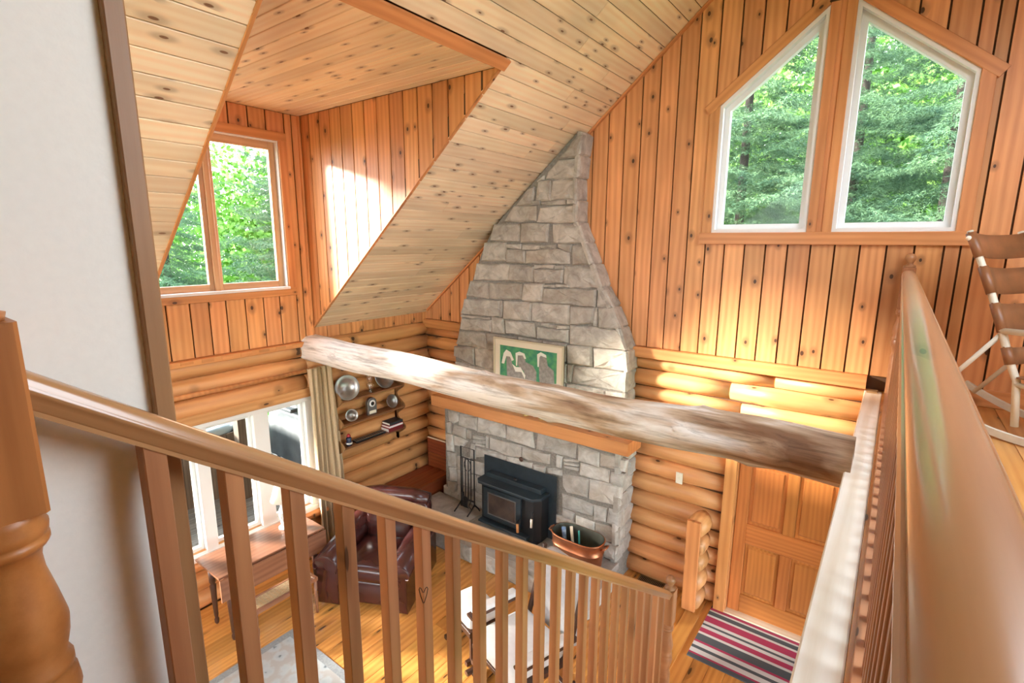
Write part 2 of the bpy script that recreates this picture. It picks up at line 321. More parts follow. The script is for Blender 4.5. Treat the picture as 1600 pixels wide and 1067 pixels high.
# ---- dormer
dc = sroot('ceiling_dormer'); ZD = 5.0
box('backing', -.2, DX-.02, DY0-.1, DY1+.1, ZD+.02, ZD+.12, SHADOWB, dc)
y = DY0
while y < DY1-.02:
    y1 = min(y+.13, DY1); box('ceiling_board', 0, DX, y+.002, y1-.002, ZD, ZD+.018, CEIL, dc, .004); y = y1
plank('header_trim', (DX+.012, DY0, roofz(DX)-.012), (DX+.012, DY1+.02, roofz(DX)-.012), .09, .03, NR, TRIM, dc)
dw = sroot('wall_dormer')
for yc, sg in ((DY1, 1), (DY0, -1)):
    prism('cheek_backing', [(-.1, roofz(-.1)+.03), (DX-.05, roofz(DX-.05)+.03), (DX-.05, ZD+.1), (-.1, ZD+.1)], (0, yc+sg*.015, 0), (1, 0, 0), (0, 0, 1), (0, sg, 0), .1, SHADOWB, dw)
    x = -.01
    while x < DX-.03:
        a = max(x, .005)+.0065; b = min(x+.1825, DX)-.0065; x += .1825
        za, zb = roofz(a)-.01, roofz(b)-.01
        if zb > ZD: b2 = (ZD+.01-Z0)/KR; pts = [(za, a), (ZD, a), (ZD, b2)]
        else: pts = [(za, a), (zb, b), (ZD, b), (ZD, a)]
        prism('cheek_board', pts, (0, yc+sg*.015, 0), (0, 0, 1), (1, 0, 0), (0, -sg, 0), .016, PINE, dw, .004)
plank('edge_moulding', Vector((.02, DY0-.004, roofz(.02)))+NR*.006, Vector((DX, DY0-.004, roofz(DX)))+NR*.006, .02, .012, NR, TRIM, ceil)
plank('edge_moulding', Vector((.02, DY1-.01, roofz(.02)))+NR*.004, Vector((DX, DY1-.01, roofz(DX)))+NR*.004, .014, .01, NR, TRIM, ceil)

# ---- left wall: logs below, boards above, window openings
wl = sroot('wall_left')
def lback(y0, y1, z0, z1): return box('backing', -.2, -.02, y0, y1, z0, z1, SHADOWB, wl)
WN = [(-1.97, -2.41), (-2.57, -3.04), (-3.15, -3.62), (-3.75, -4.22)]          # lower lights (glass), far to near
WZ0, WZ1 = .57, 1.94; WY1, WY0 = -1.88, -4.32
UY0, UY1, UZ0, UZ1 = -3.40, -2.05, 3.20, 4.71                                   # dormer window opening
lback(YB, WY0, -.3, 2.72); lback(WY1, .2, -.3, 2.72); lback(WY0, WY1, -.3, WZ0); lback(WY0, WY1, WZ1, 2.72)
lback(DY0-.1, UY0, 2.72, 5.1); lback(UY1, DY1+.1, 2.72, 5.1); lback(UY0, UY1, 2.72, UZ0); lback(UY0, UY1, UZ1, 5.1)
for (a, b, r) in ((0, .2, .105), (.2, .4, .105), (.4, .6, .105), (.6, .8, .105), (.8, 1.0, .105), (1.0, 1.2, .105), (1.2, 1.4, .105), (1.4, 1.6, .105), (1.6, 1.8, .105), (1.8, 2.0, .105), (2.0, 2.2, .105), (2.2, 2.4, .105), (2.4, 2.58, .095)):
    zc = (a+b)/2
    if zc < WZ0: log('log', (-.035, YB, zc), (-.035, 0.05, zc), r, LOGM, wl)
    elif zc < WZ1+.1: log('log', (-.035, WY1+.02, zc), (-.035, .05, zc), r, LOGM, wl); log('log', (-.035, YB, zc), (-.035, WY0-.02, zc), r, LOGM, wl)
    else:
        j = -1.95+rs.uniform(-.1, .1)
        log('log', (-.035, YB, zc), (-.035, j, zc), r, LOGM, wl); log('log', (-.035, j, zc), (-.035, .05, zc), r, LOGM, wl)
box('header_board', -.02, .062, WY0, WY1, WZ1, 2.045, LOGM, wl, .01)
box('ledge_board', -.02, .075, -5, -1.9, 2.53, 2.585, TRIM, wl, .004)
for i in range(9):
    yy = -1.99-i*.185; h = .03 if i % 2 else .018
    box('notch_block', .0755, .082, yy-.11, yy, 2.56-h*.5, 2.582, TRIM, wl, .001)
ys = [-1.805, -1.88, -1.962, -2.16, -2.34, -2.53, -2.72, -2.88, -3.05, -3.25, -3.43, -3.57]
for a, b in zip(ys[1:], ys[:-1]):
    if a >= -1.97: spans = [(2.59, 4.995)]
    elif b <= -3.42: spans = [(2.59, 4.995)]
    else: spans = [(2.59, UZ0-.03), (UZ1+.04, 4.995)]
    for z0, z1 in spans: plank('board', (.0, (a+b)/2, z0), (.0, (a+b)/2, z1), b-a-.011, .018, (1, 0, 0), PINE, wl, .004)
box('corner_post', -.01, .03, -1.815, -1.79, 2.60, 4.995, TRIM, wl)
y = DY1+.001
while y < -.02:
    b = min(y+.17, -.005); plank('board', (.0, (y+b)/2, 2.585), (.0, (y+b)/2, 2.72), b-y-.006, .018, (1, 0, 0), PINE, wl, .004); y = b
y = YB
while y < DY0-.02:
    b = min(y+.3, DY0); plank('board', (.0, (y+b)/2, 2.585), (.0, (y+b)/2, 2.72), b-y-.006, .018, (1, 0, 0), PINE, wl, .004); y = b

# ---- far gable wall
wg = sroot('wall_far')
WLx0, WLx1, WRx0, WRx1, WB = 3.865, 4.655, 4.835, 5.625, 3.79
def wtop(x): return 4.90+.81*(x-WLx0) if x < XR else 4.90+.81*(WRx1-x)
def gback(pts): return prism('backing', pts, (0, .0, 0), (1, 0, 0), (0, 0, 1), (0, 1, 0), .2, SHADOWB, wg)
gback([(-.2, -.3), (4.305, -.3), (4.305, 2.1), (-.2, 2.1)]); gback([(5.235, -.3), (9.5, -.3), (9.5, 2.1), (5.235, 2.1)])
gback([(-.2, 2.1), (9.5, 2.1), (9.5, 2.7), (-.2, 2.7)])
gback([(-.02, 2.7), (WLx0, 2.7), (WLx0, roofz(WLx0)), (0, Z0)]); gback([(WRx1, 2.7), (9.47, 2.7), (9.47, roofz(9.47)), (WRx1, roofz(WRx1))])
gback([(WLx0, 2.7), (WRx1, 2.7), (WRx1, WB), (WLx0, WB)]); gback([(WLx1, WB), (WRx0, WB), (WRx0, wtop(WRx0)), (XR, wtop(XR-.001)), (WLx1, wtop(WLx1))])
gback([(WLx0, wtop(WLx0)), (XR, wtop(XR-.001)), (XR, ZR), (WLx0, roofz(WLx0))]); gback([(XR, wtop(XR-.001)), (WRx1, wtop(WRx1)), (WRx1, roofz(WRx1)), (XR, ZR)])
js = sorted([round(3.82+.1755*i, 4) for i in range(-21, 31)]+[5.67])
js = [.005]+[j for j in js if j > .08]
for a, b in zip(js[:-1], js[1:]):
    if a > 1.3 and b < 2.35: continue
    a += .0065; b -= .0065; ap = [(ZR, XR)] if a < XR < b else []
    def piece(pa, pb):
        prism('board', [(pa, a), (pb, b), (roofz(b)-.004, b)]+ap+[(roofz(a)-.004, a)], (0, .001, 0), (0, 0, 1), (1, 0, 0), (0, -1, 0), .02, PINE, wg, .005)
    if a > 3.80 and b < 5.68:
        prism('board', [(2.625, a), (2.625, b), (WB-.06, b), (WB-.06, a)], (0, .001, 0), (0, 0, 1), (1, 0, 0), (0, -1, 0), .02, PINE, wg, .005)
        piece(wtop(a)+.05, wtop(b)+.05)
    else: piece(2.625, 2.625)
box('ledge_board', 3.0, 5.215, -.075, .0, 2.515, 2.622, TRIM, wg, .006); box('ledge_board', .0, .98, -.075, 0, 2.50, 2.622, TRIM, wg, .02)
zl = [0, .21, .415, .61, .81, 1.02, 1.23, 1.425, 1.625, 1.83, 2.06, 2.205, 2.385, 2.515]
for a, b in zip(zl[:-1], zl[1:]):
    zc = (a+b)/2; r = (b-a)/2+.006
    log('log', (-.04, .03, zc), (.85, .03, zc), r, LOGM, wg)
    if zc < 2.06: log('log', (3.1, .025, zc), (4.19, .025, zc), r, LOGM, wg)
    else:
        j = rs.uniform(3.6, 4.9); log('log', (3.1, .025, zc), (j, .025, zc), r, LOGM, wg); log('log', (j, .025, zc), (5.45, .025, zc), r, LOGM, wg)
struct(box('baseboard_far', 5.43, 9.4, -.035, -.002, 2.5, 2.63, TRIM, None, .004))
# log stub of the inner cross wall, capped by a flat post
for i in range(5):
    zc = .11+i*.2; log('log_stub', (4.01, .0, zc), (4.01, -.27+rs.uniform(-.015, .015), zc), .105, LOGM, wg)
plank('stub_post', (4.0, -.295, .02), (3.995, -.295, 1.0), .135, .035, (0, -1, 0), TRIM, wg, .006)
# ---- floors
fl = sroot('floor'); box('subfloor', -.2, 9.5, YB, .2, -.3, -.022, SHADOWB, fl)
x = .03
while x < 5.9:
    b = x+.136; c1, c2 = rs.uniform(-5.2, -3.2), rs.uniform(-2.6, -.6)
    cuts = [-6.5, c1, c2, .0] if not (4.0 < x < 5.4) else [-6.5, c1, -.0]
    for p, q in zip(cuts[:-1], cuts[1:]):
        if p < q: box('floor_board', x+.001, b-.001, p+.001, q-.001, -.022, 0, FLOORM, fl, .0025)
    x = b
box('threshold_board', 3.98, 4.12, -1.5, -.32, 0.0, .016, FLOORM, fl, .004)
lf = sroot('floor_loft'); box('joist_deck', 5.33, 9.5, YB, -.002, 2.22, 2.478, SHADOWB, lf)
x = 5.33
while x < 7.4:
    box('floor_board', x+.001, x+.135, -6.5, -.005, 2.478, 2.5, FLOORM, lf, .0025); x += .136
box('landing', 4.16, 5.33, YB, -5.0, 2.3, 2.5, FLOORM, lf)
t1 = struct(box('trim_1', 5.21, 5.33, YB, -.02, 2.452, 2.5, LEDGE, None, .006))
t2 = struct(box('trim_2', 5.235, 5.33, YB, -.004, 2.2, 2.45, TRIM, None, .004))
box('end_block', 5.225, 5.30, -.11, -.022, 2.5, 2.515, TRIMD, t1)
# ---- white stair wall with its end trim
ws = struct(box('wall_stair', 4.03, 4.13, YB, -4.70, 0, 6.1, WALLP, None, .001))
plank('end_trim', (4.085, -4.715, 0), (4.085, -4.715, 6.1), .13, .035, (0, 1, 0), TRIMD, ws)
struct(box('wall_back', 4.13, 9.5, YB-.1, YB, 0, 2.2, WALLP, None, .001)); struct(prism('wall_right', [(YB, 2.5), (.2, 2.5), (.2, 2.8), (YB, 2.8)], (9.5, 0, 0), (0, 1, 0), (0, 0, 1), (1, 0, 0), .1, WALLP))
struct(prism('wall_rear', [(4.13, 2.5), (9.4, 2.5), (9.4, roofz(9.4)), (XR, ZR), (4.13, roofz(4.13))], (0, YB, 0), (1, 0, 0), (0, 0, 1), (0, -1, 0), .1, WALLP))
struct(prism('wall_light_block', [(-.2, 0), (4.03, 0), (4.03, 2.3), (-.2, 2.3)], (0, YB, 0), (1, 0, 0), (0, 0, 1), (0, -1, 0), .1, PINE))  # unseen wall added to dim the living area, left open above for light
# ---- stairs (below the frame)
st = sroot('stairs'); n = 13
for i in range(n-1):
    zt = 2.5-(i+1)*2.5/n; y0 = -5.0+.268*i
    box('tread', 4.23, 5.2, y0-.02, y0+.27, zt-.035, zt, FLOORM, st); box('riser', 4.23, 5.2, y0-.02, y0, zt, zt+2.5/n-.03, TRIM, st)

# ---- gable windows
def window_poly(nm, x0, x1):
    w_ = sroot(nm)
    hi, lo = (x1, x0) if x0 < XR-.5 else (x0, x1)
    P = [(x0, WB), (x1, WB), (x1, wtop(x1)), (x0, wtop(x0))]
    cx = (x0+x1)/2; cz = sum(p[1] for p in P)/4
    def off(p, d):  # inset of the quad by line offsets
        out = []
        for i in range(4):
            a, b, c_ = Vector(p[i-1]), Vector(p[i]), Vector(p[(i+1) % 4])
            n1 = Vector((-(b-a).y, (b-a).x)).normalized(); n2 = Vector((-(c_-b).y, (c_-b).x)).normalized()
            m = (n1+n2); m /= (1+n1.dot(n2)); q = b+m*d; out.append((q.x, q.y))
        return out
    I = off(P, .075); I2 = off(P, .03)
    for i in range(4):
        prism('frame_bar', [P[i], P[(i+1) % 4], I2[(i+1) % 4], I2[i]], (0, .1, 0), (1, 0, 0), (0, 0, 1), (0, -1, 0), .125, WHITE, w_)
        prism('sash_bar', [I2[i], I2[(i+1) % 4], I[(i+1) % 4], I[i]], (0, .1, 0), (1, 0, 0), (0, 0, 1), (0, -1, 0), .06, WHITE, w_)
    prism('gasket', off(P, .072), (0, .074, 0), (1, 0, 0), (0, 0, 1), (0, -1, 0), .002, GLASS, w_)
    # wooden casing
    top = sorted([(x0, wtop(x0)), (x1, wtop(x1))]); sl = Vector((top[1][0]-top[0][0], top[1][1]-top[0][1])).normalized(); nn = Vector((-sl.y, sl.x))
    e0 = Vector(top[0])-sl*(.10 if x0 < XR-.5 else .0); e1 = Vector(top[1])+sl*(.0 if x0 < XR-.5 else .12)
    m0 = e0+nn*.042; m1 = e1+nn*.042
    plank('casing', (m0.x, -.032, m0.y), (m1.x, -.032, m1.y), .085, .028, (0, -1, 0), TRIM, w_)
    xo = x0-.04 if x0 < XR-.5 else x1+.04; plank('casing', (xo, -.03, WB-.01), (xo, -.03, 4.92), .085, .026, (0, -1, 0), TRIM, w_)
    xi = x1+.035 if x0 < XR-.5 else x0-.035; plank('casing', (xi, -.03, WB), (xi, -.03, wtop(xi)-.02), .07, .026, (0, -1, 0), TRIM, w_)
    return w_
window_poly('window_1', WLx0, WLx1); w2 = window_poly('window_2', WRx0, WRx1)
struct(box('trim_4', 4.72, 4.77, -.03, -.002, WB, 5.56, TRIM, None, .004))
struct(box('trim_3', 3.77, 5.73, -.06, -.002, WB-.105, WB, TRIM, None, .004))

# ---- dormer window: wooden pair of casements
w3 = sroot('window_3')
CS = .085
for (a, b, c_, d) in ((UY0-CS, UY1+CS, UZ1, UZ1+CS), (UY0-CS, UY1+CS, UZ0-CS, UZ0)): box('casing', .01, .034, a, b, c_, d, TRIM, w3)
for a in (UY0-CS, UY1): box('casing', .01, .034, a, a+CS, UZ0, UZ1, TRIM, w3)
box('sill', -.1, .05, UY0, UY1, UZ0-.015, UZ0+.012, WHITE, w3)
for a in (UY0, UY1-.012): box('jamb', -.12, .012, a, a+.012, UZ0, UZ1, WHITE, w3)
box('jamb', -.12, .012, UY0, UY1, UZ1-.012, UZ1, WHITE, w3)
for a, b in ((UY0+.012, -2.765), (-2.765, UY1-.012)):
    f = .065
    for q in ((a, a+f, UZ0+.012, UZ1-.012), (b-f, b, UZ0+.012, UZ1-.012)): box('sash_stile', -.09, -.045, *q, SASHW, w3)
    for q in ((a+f, b-f, UZ0+.012, UZ0+.075), (a+f, b-f, UZ1-.085, UZ1-.012)): box('sash_rail', -.09, -.045, *q, SASHW, w3)
    box('glass_pane', -.07, -.066, a+f, b-f, UZ0+.07, UZ1-.08, GLASS, w3, 0)
box('mullion', -.045, -.01, -2.79, -2.74, UZ0+.012, UZ1-.012, SASHW, w3)
# ---- lower left window band, white
w4 = sroot('window_4')
box('head', -.16, .03, WY0, WY1, WZ1-.05, WZ1, WHITE, w4); box('sill', -.16, .06, WY0, WY1, WZ0-.03, WZ0+.03, WHITE, w4)
box('stool', .0, .14, WY0-.05, WY1+.05, WZ0-.07, WZ0-.03, TRIM, w4)
ed = [WY1]+[e for p in WN for e in p]+[WY0]
for a, b in zip(ed[0::2], ed[1::2]): box('post', -.14, .025, b, a, WZ0+.03, WZ1-.05, WHITE, w4)
for a, b in WN:
    for q in ((b, b+.03), (a-.03, a)): box('sash_stile', -.09, -.04, *q, WZ0+.03, WZ1-.05, WHITE, w4)
    box('sash_rail', -.09, -.04, b+.03, a-.03, WZ0+.03, WZ0+.07, WHITE, w4); box('sash_rail', -.09, -.04, b+.03, a-.03, WZ1-.09, WZ1-.05, WHITE, w4)
    box('glass_pane', -.07, -.066, b+.028, a-.028, WZ0+.06, WZ1-.08, GLASS, w4, 0)
# ---- front door
d1 = sroot('door_1'); DX0, DX1 = 4.31, 5.23
for a, b in ((4.195, 4.30), (5.24, 5.345)): plank('casing', ((a+b)/2, -.10, 0), ((a+b)/2, -.10, 2.06), b-a, .03, (0, -1, 0), TRIM, d1)
for a, b in ((4.19, 4.307), (5.233, 5.35)): box('jamb', a, b, -.085, -.002, 0, 2.06, TRIM, d1)
box('casing', 4.195, 5.345, -.115, -.085, 2.06, 2.085, TRIM, d1)
box('threshold', 4.3, 5.24, -.11, .05, 0, .028, LEDGE, d1)
YD = -.03
def dpart(nm, x0, x1, z0, z1, y=YD, t=.045): return box(nm, x0, x1, y, y+t, z0, z1, DOORW, d1, .006)
S = [(4.31, 4.42), (4.73, 4.83), (5.12, 5.23)]; RL = [(.028, .225), (.785, 1.0), (1.62, 1.71), (1.94, 2.055)]
for a, b in (S[0], S[2]): dpart('stile', a, b, .028, 2.055)
for a, b in RL: dpart('rail', 4.42, 5.12, a, b)
for (a, b), (c_, d) in zip(RL[:-1], RL[1:]):
    dpart('mullion', 4.73, 4.83, b, c_)
    for p, q in ((4.42, 4.73), (4.83, 5.12)):
        dpart('panel', p, q, b, c_, YD+.02, .02)
        prism('raised_field', [(b+.03, p+.03), (b+.03, q-.03), (c_-.03, q-.03), (c_-.03, p+.03)], (0, YD+.02, 0), (0, 0, 1), (1, 0, 0), (0, -1, 0), .014, DOORW, d1, .012)
lathe('door_knob', [(.0, 0), (.028, .0), (.03, .006), (.012, .012), (.012, .035), (.027, .045), (.03, .06), (.02, .072), (0, .075)], BRASS, d1, T(5.165, YD, .95)@RX(90), 16)
UP=[(2.54,4.76,2.59,4.76,2.53,4.56,2.32,4.56),
 (2.31,4.54,2.53,4.55,2.53,4.36,2.15,4.36,2.17,4.44),
 (2.23,4.34,2.53,4.33,2.53,4.14,2.21,4.14),
 (2.05,4.34,2.21,4.34,2.21,4.14,2.02,4.14),
 (1.91,4.26,2.00,4.29,1.97,4.10,1.76,4.10),
 (2.03,4.35,2.12,4.40,2.12,4.36,2.04,4.34),
 (1.98,4.14,2.08,4.14,2.08,4.10,1.98,4.10),
 (2.09,4.13,2.41,4.13,2.41,4.09,2.09,4.10),
 (2.43,4.14,2.53,4.14,2.53,4.09,2.43,4.09),
 (2.08,4.06,2.32,4.07,2.54,4.08,2.55,3.90,2.04,3.91),
 (1.72,4.09,2.02,4.09,2.03,3.93,1.59,3.93),
 (1.43,3.90,1.80,3.89,1.80,3.70,1.37,3.72),
 (1.83,3.90,2.19,3.89,2.18,3.70,1.83,3.69),
 (2.24,3.88,2.58,3.87,2.66,3.69,2.26,3.69),
 (1.28,3.68,1.60,3.68,1.61,3.48,1.23,3.47),
 (1.62,3.67,1.82,3.67,1.82,3.62,1.62,3.63),
 (1.84,3.67,2.09,3.66,2.08,3.62,1.84,3.61),
 (2.10,3.66,2.30,3.67,2.29,3.63,2.10,3.63),
 (2.32,3.67,2.49,3.67,2.48,3.60,2.41,3.61,2.32,3.64),
 (1.63,3.61,1.88,3.60,1.88,3.46,1.62,3.46),
 (1.90,3.60,2.02,3.60,2.19,3.63,2.33,3.62,2.46,3.59,2.47,3.47,1.90,3.46),
 (2.50,3.66,2.67,3.66,2.76,3.47,2.50,3.46),
 (2.40,3.43,2.78,3.44,2.86,3.23,2.49,3.21,2.41,3.26),
 (2.01,3.39,2.39,3.40,2.38,3.26,2.02,3.25),
 (2.01,3.44,2.28,3.45,2.27,3.41,2.00,3.40),
 (2.29,3.44,2.39,3.44,2.39,3.41,2.29,3.41),
 (2.15,3.23,2.29,3.23,2.29,3.21,2.15,3.21),
 (2.31,3.24,2.47,3.24,2.47,3.21,2.31,3.21),
 (2.15,3.18,2.80,3.21,2.80,3.03,2.14,3.03),
 (2.82,3.20,2.91,3.20,3.00,3.04,2.82,3.03),
 (1.87,3.22,2.14,3.23,2.12,3.04,1.85,3.03),
 (1.99,3.01,2.48,3.02,2.48,2.81,1.98,2.80),
 (2.50,3.00,2.78,3.02,2.77,2.85,2.50,2.81),
 (2.79,3.01,2.82,3.01,2.82,2.83,2.78,2.82),
 (2.84,3.02,3.00,3.03,3.10,2.83,2.85,2.81),
 (2.12,2.78,2.21,2.79,2.22,2.75,2.12,2.76),
 (2.23,2.78,2.33,2.79,2.33,2.75,2.23,2.75),
 (2.34,2.78,2.48,2.79,2.48,2.76,2.34,2.75),
 (2.07,2.75,2.22,2.73,2.47,2.75,2.47,2.61,2.07,2.61),
 (2.50,2.80,3.08,2.80,3.18,2.61,2.51,2.59),
 (2.47,2.57,2.77,2.59,2.78,2.38,2.56,2.37,2.48,2.37),
 (2.80,2.58,3.18,2.59,3.20,2.38,2.81,2.37),
 (2.56,2.35,3.19,2.36,3.18,2.16,2.54,2.16),
 (2.48,2.35,2.54,2.35,2.53,2.16,2.48,2.16),
 (1.16,3.43,1.67,3.44,1.64,3.25,1.10,3.24),
 (1.68,3.44,2.00,3.42,2.00,3.25,1.66,3.25),
 (1.05,3.21,1.34,3.21,1.34,3.02,0.97,3.02),
 (1.36,3.21,1.84,3.22,1.84,3.04,1.36,3.02),
 (0.95,2.98,1.52,3.00,1.51,2.81,0.89,2.79),
 (1.53,3.00,1.56,3.00,1.55,2.81,1.52,2.81),
 (1.58,3.00,1.98,3.01,1.97,2.80,1.57,2.79),
 (0.88,2.78,1.37,2.78,1.37,2.76,0.88,2.75),
 (0.90,2.73,1.38,2.75,1.38,2.61,0.87,2.59),
 (1.39,2.79,1.57,2.78,1.59,2.60,1.39,2.60),
 (1.60,2.77,1.83,2.77,2.01,2.77,2.04,2.61,1.62,2.62),
 (0.85,2.56,1.30,2.58,1.33,2.38,0.79,2.38),
 (1.32,2.58,1.77,2.58,1.77,2.41,1.35,2.38),
 (0.77,2.35,1.10,2.37,1.11,2.15,0.76,2.22),
 (1.11,2.37,1.42,2.38,1.42,2.14,1.25,2.14,1.13,2.15)]
LO=[(0.79,1.53,0.98,1.53,0.96,1.41,0.88,1.36,0.80,1.37),
 (1.00,1.53,1.28,1.53,1.28,1.35,0.98,1.36),
 (1.30,1.53,1.72,1.54,1.74,1.37,1.48,1.35,1.29,1.34),
 (1.77,1.53,2.13,1.54,2.16,1.34,1.97,1.35,1.77,1.36),
 (2.20,1.54,2.72,1.54,2.70,1.36,2.19,1.33),
 (0.90,1.34,1.09,1.34,1.09,1.20,0.87,1.22),
 (0.77,1.35,0.85,1.38,0.84,1.21,0.77,1.21),
 (0.88,1.18,1.12,1.17,1.03,1.07,0.89,1.06),
 (0.75,1.18,0.87,1.19,0.87,0.97,0.75,0.95),
 (1.50,1.32,1.94,1.31,2.38,1.32,2.37,1.20,2.11,1.18,1.74,1.15,1.50,1.17),
 (1.22,1.27,1.42,1.29,1.42,1.26,1.22,1.23),
 (1.23,1.22,1.42,1.24,1.42,1.21,1.23,1.18),
 (1.26,1.18,1.42,1.19,1.42,1.17,1.26,1.15),
 (1.26,1.12,1.74,1.14,1.74,1.07,1.43,1.04,1.26,0.99),
 (1.76,1.13,2.13,1.15,2.13,1.07,1.76,1.06),
 (2.15,1.14,2.32,1.15,2.30,1.06,2.15,1.06),
 (1.10,1.32,1.19,1.32,1.17,1.21,1.11,1.20),
 (1.44,1.31,1.48,1.31,1.48,1.17,1.44,1.17),
 (1.17,0.91,1.39,0.93,1.39,0.77,1.17,0.75),
 (1.17,0.72,1.25,0.73,1.25,0.56,1.17,0.53),
 (1.28,0.73,1.39,0.74,1.39,0.52,1.27,0.51),
 (1.22,0.50,1.39,0.51,1.39,0.45,1.21,0.45),
 (1.20,0.44,1.39,0.44,1.39,0.33,1.19,0.34),
 (0.77,0.93,0.92,0.94,0.92,0.76,0.78,0.74),
 (0.80,0.72,0.92,0.74,0.91,0.56,0.80,0.53),
 (0.77,0.50,0.91,0.53,0.90,0.37,0.77,0.38),
 (1.18,1.15,1.25,1.15,1.25,0.97,1.17,0.96),
 (0.94,0.92,1.15,0.94,1.14,0.74,0.94,0.74),
 (0.94,0.72,1.14,0.72,1.14,0.54,0.94,0.53),
 (0.94,0.51,1.14,0.52,1.14,0.37,0.93,0.37),
 (2.74,1.53,2.99,1.50,2.99,1.34,2.75,1.35),
 (3.00,1.50,3.30,1.50,3.28,1.36,3.01,1.36),
 (2.77,1.32,3.12,1.33,3.13,1.19,2.77,1.18),
 (3.14,1.32,3.29,1.33,3.28,1.19,3.14,1.20),
 (2.89,1.16,3.25,1.18,3.25,0.97,2.89,0.93),
 (2.34,1.14,2.54,1.18,2.53,1.10,2.35,1.09),
 (2.55,1.12,2.88,1.16,2.87,0.95,2.62,0.93,2.56,0.99),
 (2.56,1.32,2.74,1.34,2.74,1.32,2.56,1.29),
 (2.56,1.28,2.74,1.30,2.74,1.28,2.57,1.25),
 (2.57,1.24,2.74,1.26,2.74,1.23,2.57,1.21),
 (2.47,1.33,2.54,1.33,2.53,1.20,2.47,1.20),
 (2.55,0.89,2.95,0.88,2.94,0.75,2.73,0.73,2.56,0.73),
 (2.96,0.88,3.11,0.89,3.10,0.73,2.96,0.72),
 (3.13,0.89,3.26,0.90,3.25,0.74,3.12,0.73),
 (2.56,0.71,2.71,0.70,2.71,0.59,2.56,0.59),
 (2.74,0.68,2.96,0.67,2.97,0.49,2.75,0.54),
 (2.98,0.67,3.24,0.70,3.25,0.51,2.98,0.49),
 (3.09,0.49,3.25,0.50,3.23,0.33,3.10,0.33),
 (2.56,0.58,2.73,0.58,2.74,0.36,2.57,0.35),
 (2.75,0.52,3.08,0.50,3.08,0.30,2.76,0.28)]

# ================================================================ FIREPLACE
fp = wroot('stone_fireplace', (1.95, -.4, 0), 'tall tapering stone fireplace and chimney on the far wall', 'fireplace')
prof = [(2.56, 4.80), (2.52, 4.36), (2.53, 3.9), (2.64, 3.69), (2.74, 3.47), (2.84, 3.23), (2.97, 3.03), (3.075, 2.82), (3.16, 2.6), (3.185, 2.38), (3.175, 1.72)]
lprof = [(.76, 1.72), (.76, 2.2), (.83, 2.57), (.89, 2.79), (.96, 3.0), (1.06, 3.2), (1.16, 3.43), (1.25, 3.62), (1.42, 3.87)]
prism('mortar_core', [(p[0]-.012, p[1]) for p in prof][::-1]+[(1.55, 3.98), (2.5, 4.79)][::-1]+[(p[0]+.01, p[1]) for p in lprof][::-1], (0, -.005, 0), (1, 0, 0), (0, 0, 1), (0, -1, 0), .222, MORT, fp)
box('mortar_core', .72, 3.225, -.40, -.005, .0, 1.6, MORT, fp)
sr = random.Random(11)
def stone(pts, y, parent, mat=STONE, o=None, u=(1, 0, 0), v=(0, 0, 1), n=(0, -1, 0), d=.06):
    if area(pts) < 0: pts = pts[::-1]
    P = []
    for i in range(len(pts)):
        a, b = Vector(pts[i]), Vector(pts[(i+1) % len(pts)]); k = max(1, int((b-a).length/.09))
        for j in range(k): P.append(a+(b-a)*(j/k)+Vector((sr.uniform(-.006, .006), sr.uniform(-.006, .006))))
    c = sum(P, Vector((0, 0)))/len(P); m = len(P); P = [p+(p-c).normalized()*.008 for p in P]; w_ = min(max(p.x for p in P)-min(p.x for p in P), max(p.y for p in P)-min(p.y for p in P))
    ins = min(.02, w_*.18); pr = sr.uniform(-.008, .014)
    V = []; F = []
    def ring(k, z, jz): V.extend([(*(p-c-(p-c).normalized()*k), z+sr.uniform(-jz, jz)) for p in P])
    ring(0, -d, 0); ring(0, -.018+pr, .003); ring(ins, pr, .004)
    V.extend([(*((p-c)*.5), pr+sr.uniform(-.004, .010)) for p in P]); V.append((0, 0, pr+.006))
    for k in range(3): F += [(k*m+i, k*m+(i+1) % m, (k+1)*m+(i+1) % m, (k+1)*m+i) for i in range(m)]
    F += [(3*m+i, 3*m+(i+1) % m, 4*m) for i in range(m)]
    O = Vector(o if o else (0, y, 0))+Vector(u)*c.x+Vector(v)*c.y
    return mk('stone', V, F, mat, parent, frame(O, Vector(u), Vector(v), Vector(n)))
def poly(t): return [(t[i], t[i+1]) for i in range(0, len(t), 2)]
for t in UP: stone(poly(t), -.25, fp)
for t in LO: stone(poly(t), -.42, fp, STONE2)
def row(z0, z1, x0, x1, y, mat=STONE, lo=.25, hi=.55):
    x = x0
    while x < x1-.05:
        b = x+sr.uniform(lo, hi); b = x1 if x1-b < .15 else b
        stone([(x+.008, z0+.008), (b-.008, z0+.008), (b-.008, z1-.008), (x+.008, z1-.008)], y, fp, mat); x = b
row(2.38, 2.59, 1.79, 2.46, -.25); row(2.14, 2.36, 1.43, 2.47, -.25); row(1.94, 2.14, .76, 3.18, -.25); row(1.72, 1.94, .76, 3.18, -.25)
row(.3, .5, 2.35, 3.2, -.42, STONE2); row(.5, .62, 2.42, 2.7, -.42, STONE2)
row(.3, .42, .66, 1.4, -.42, STONE2)
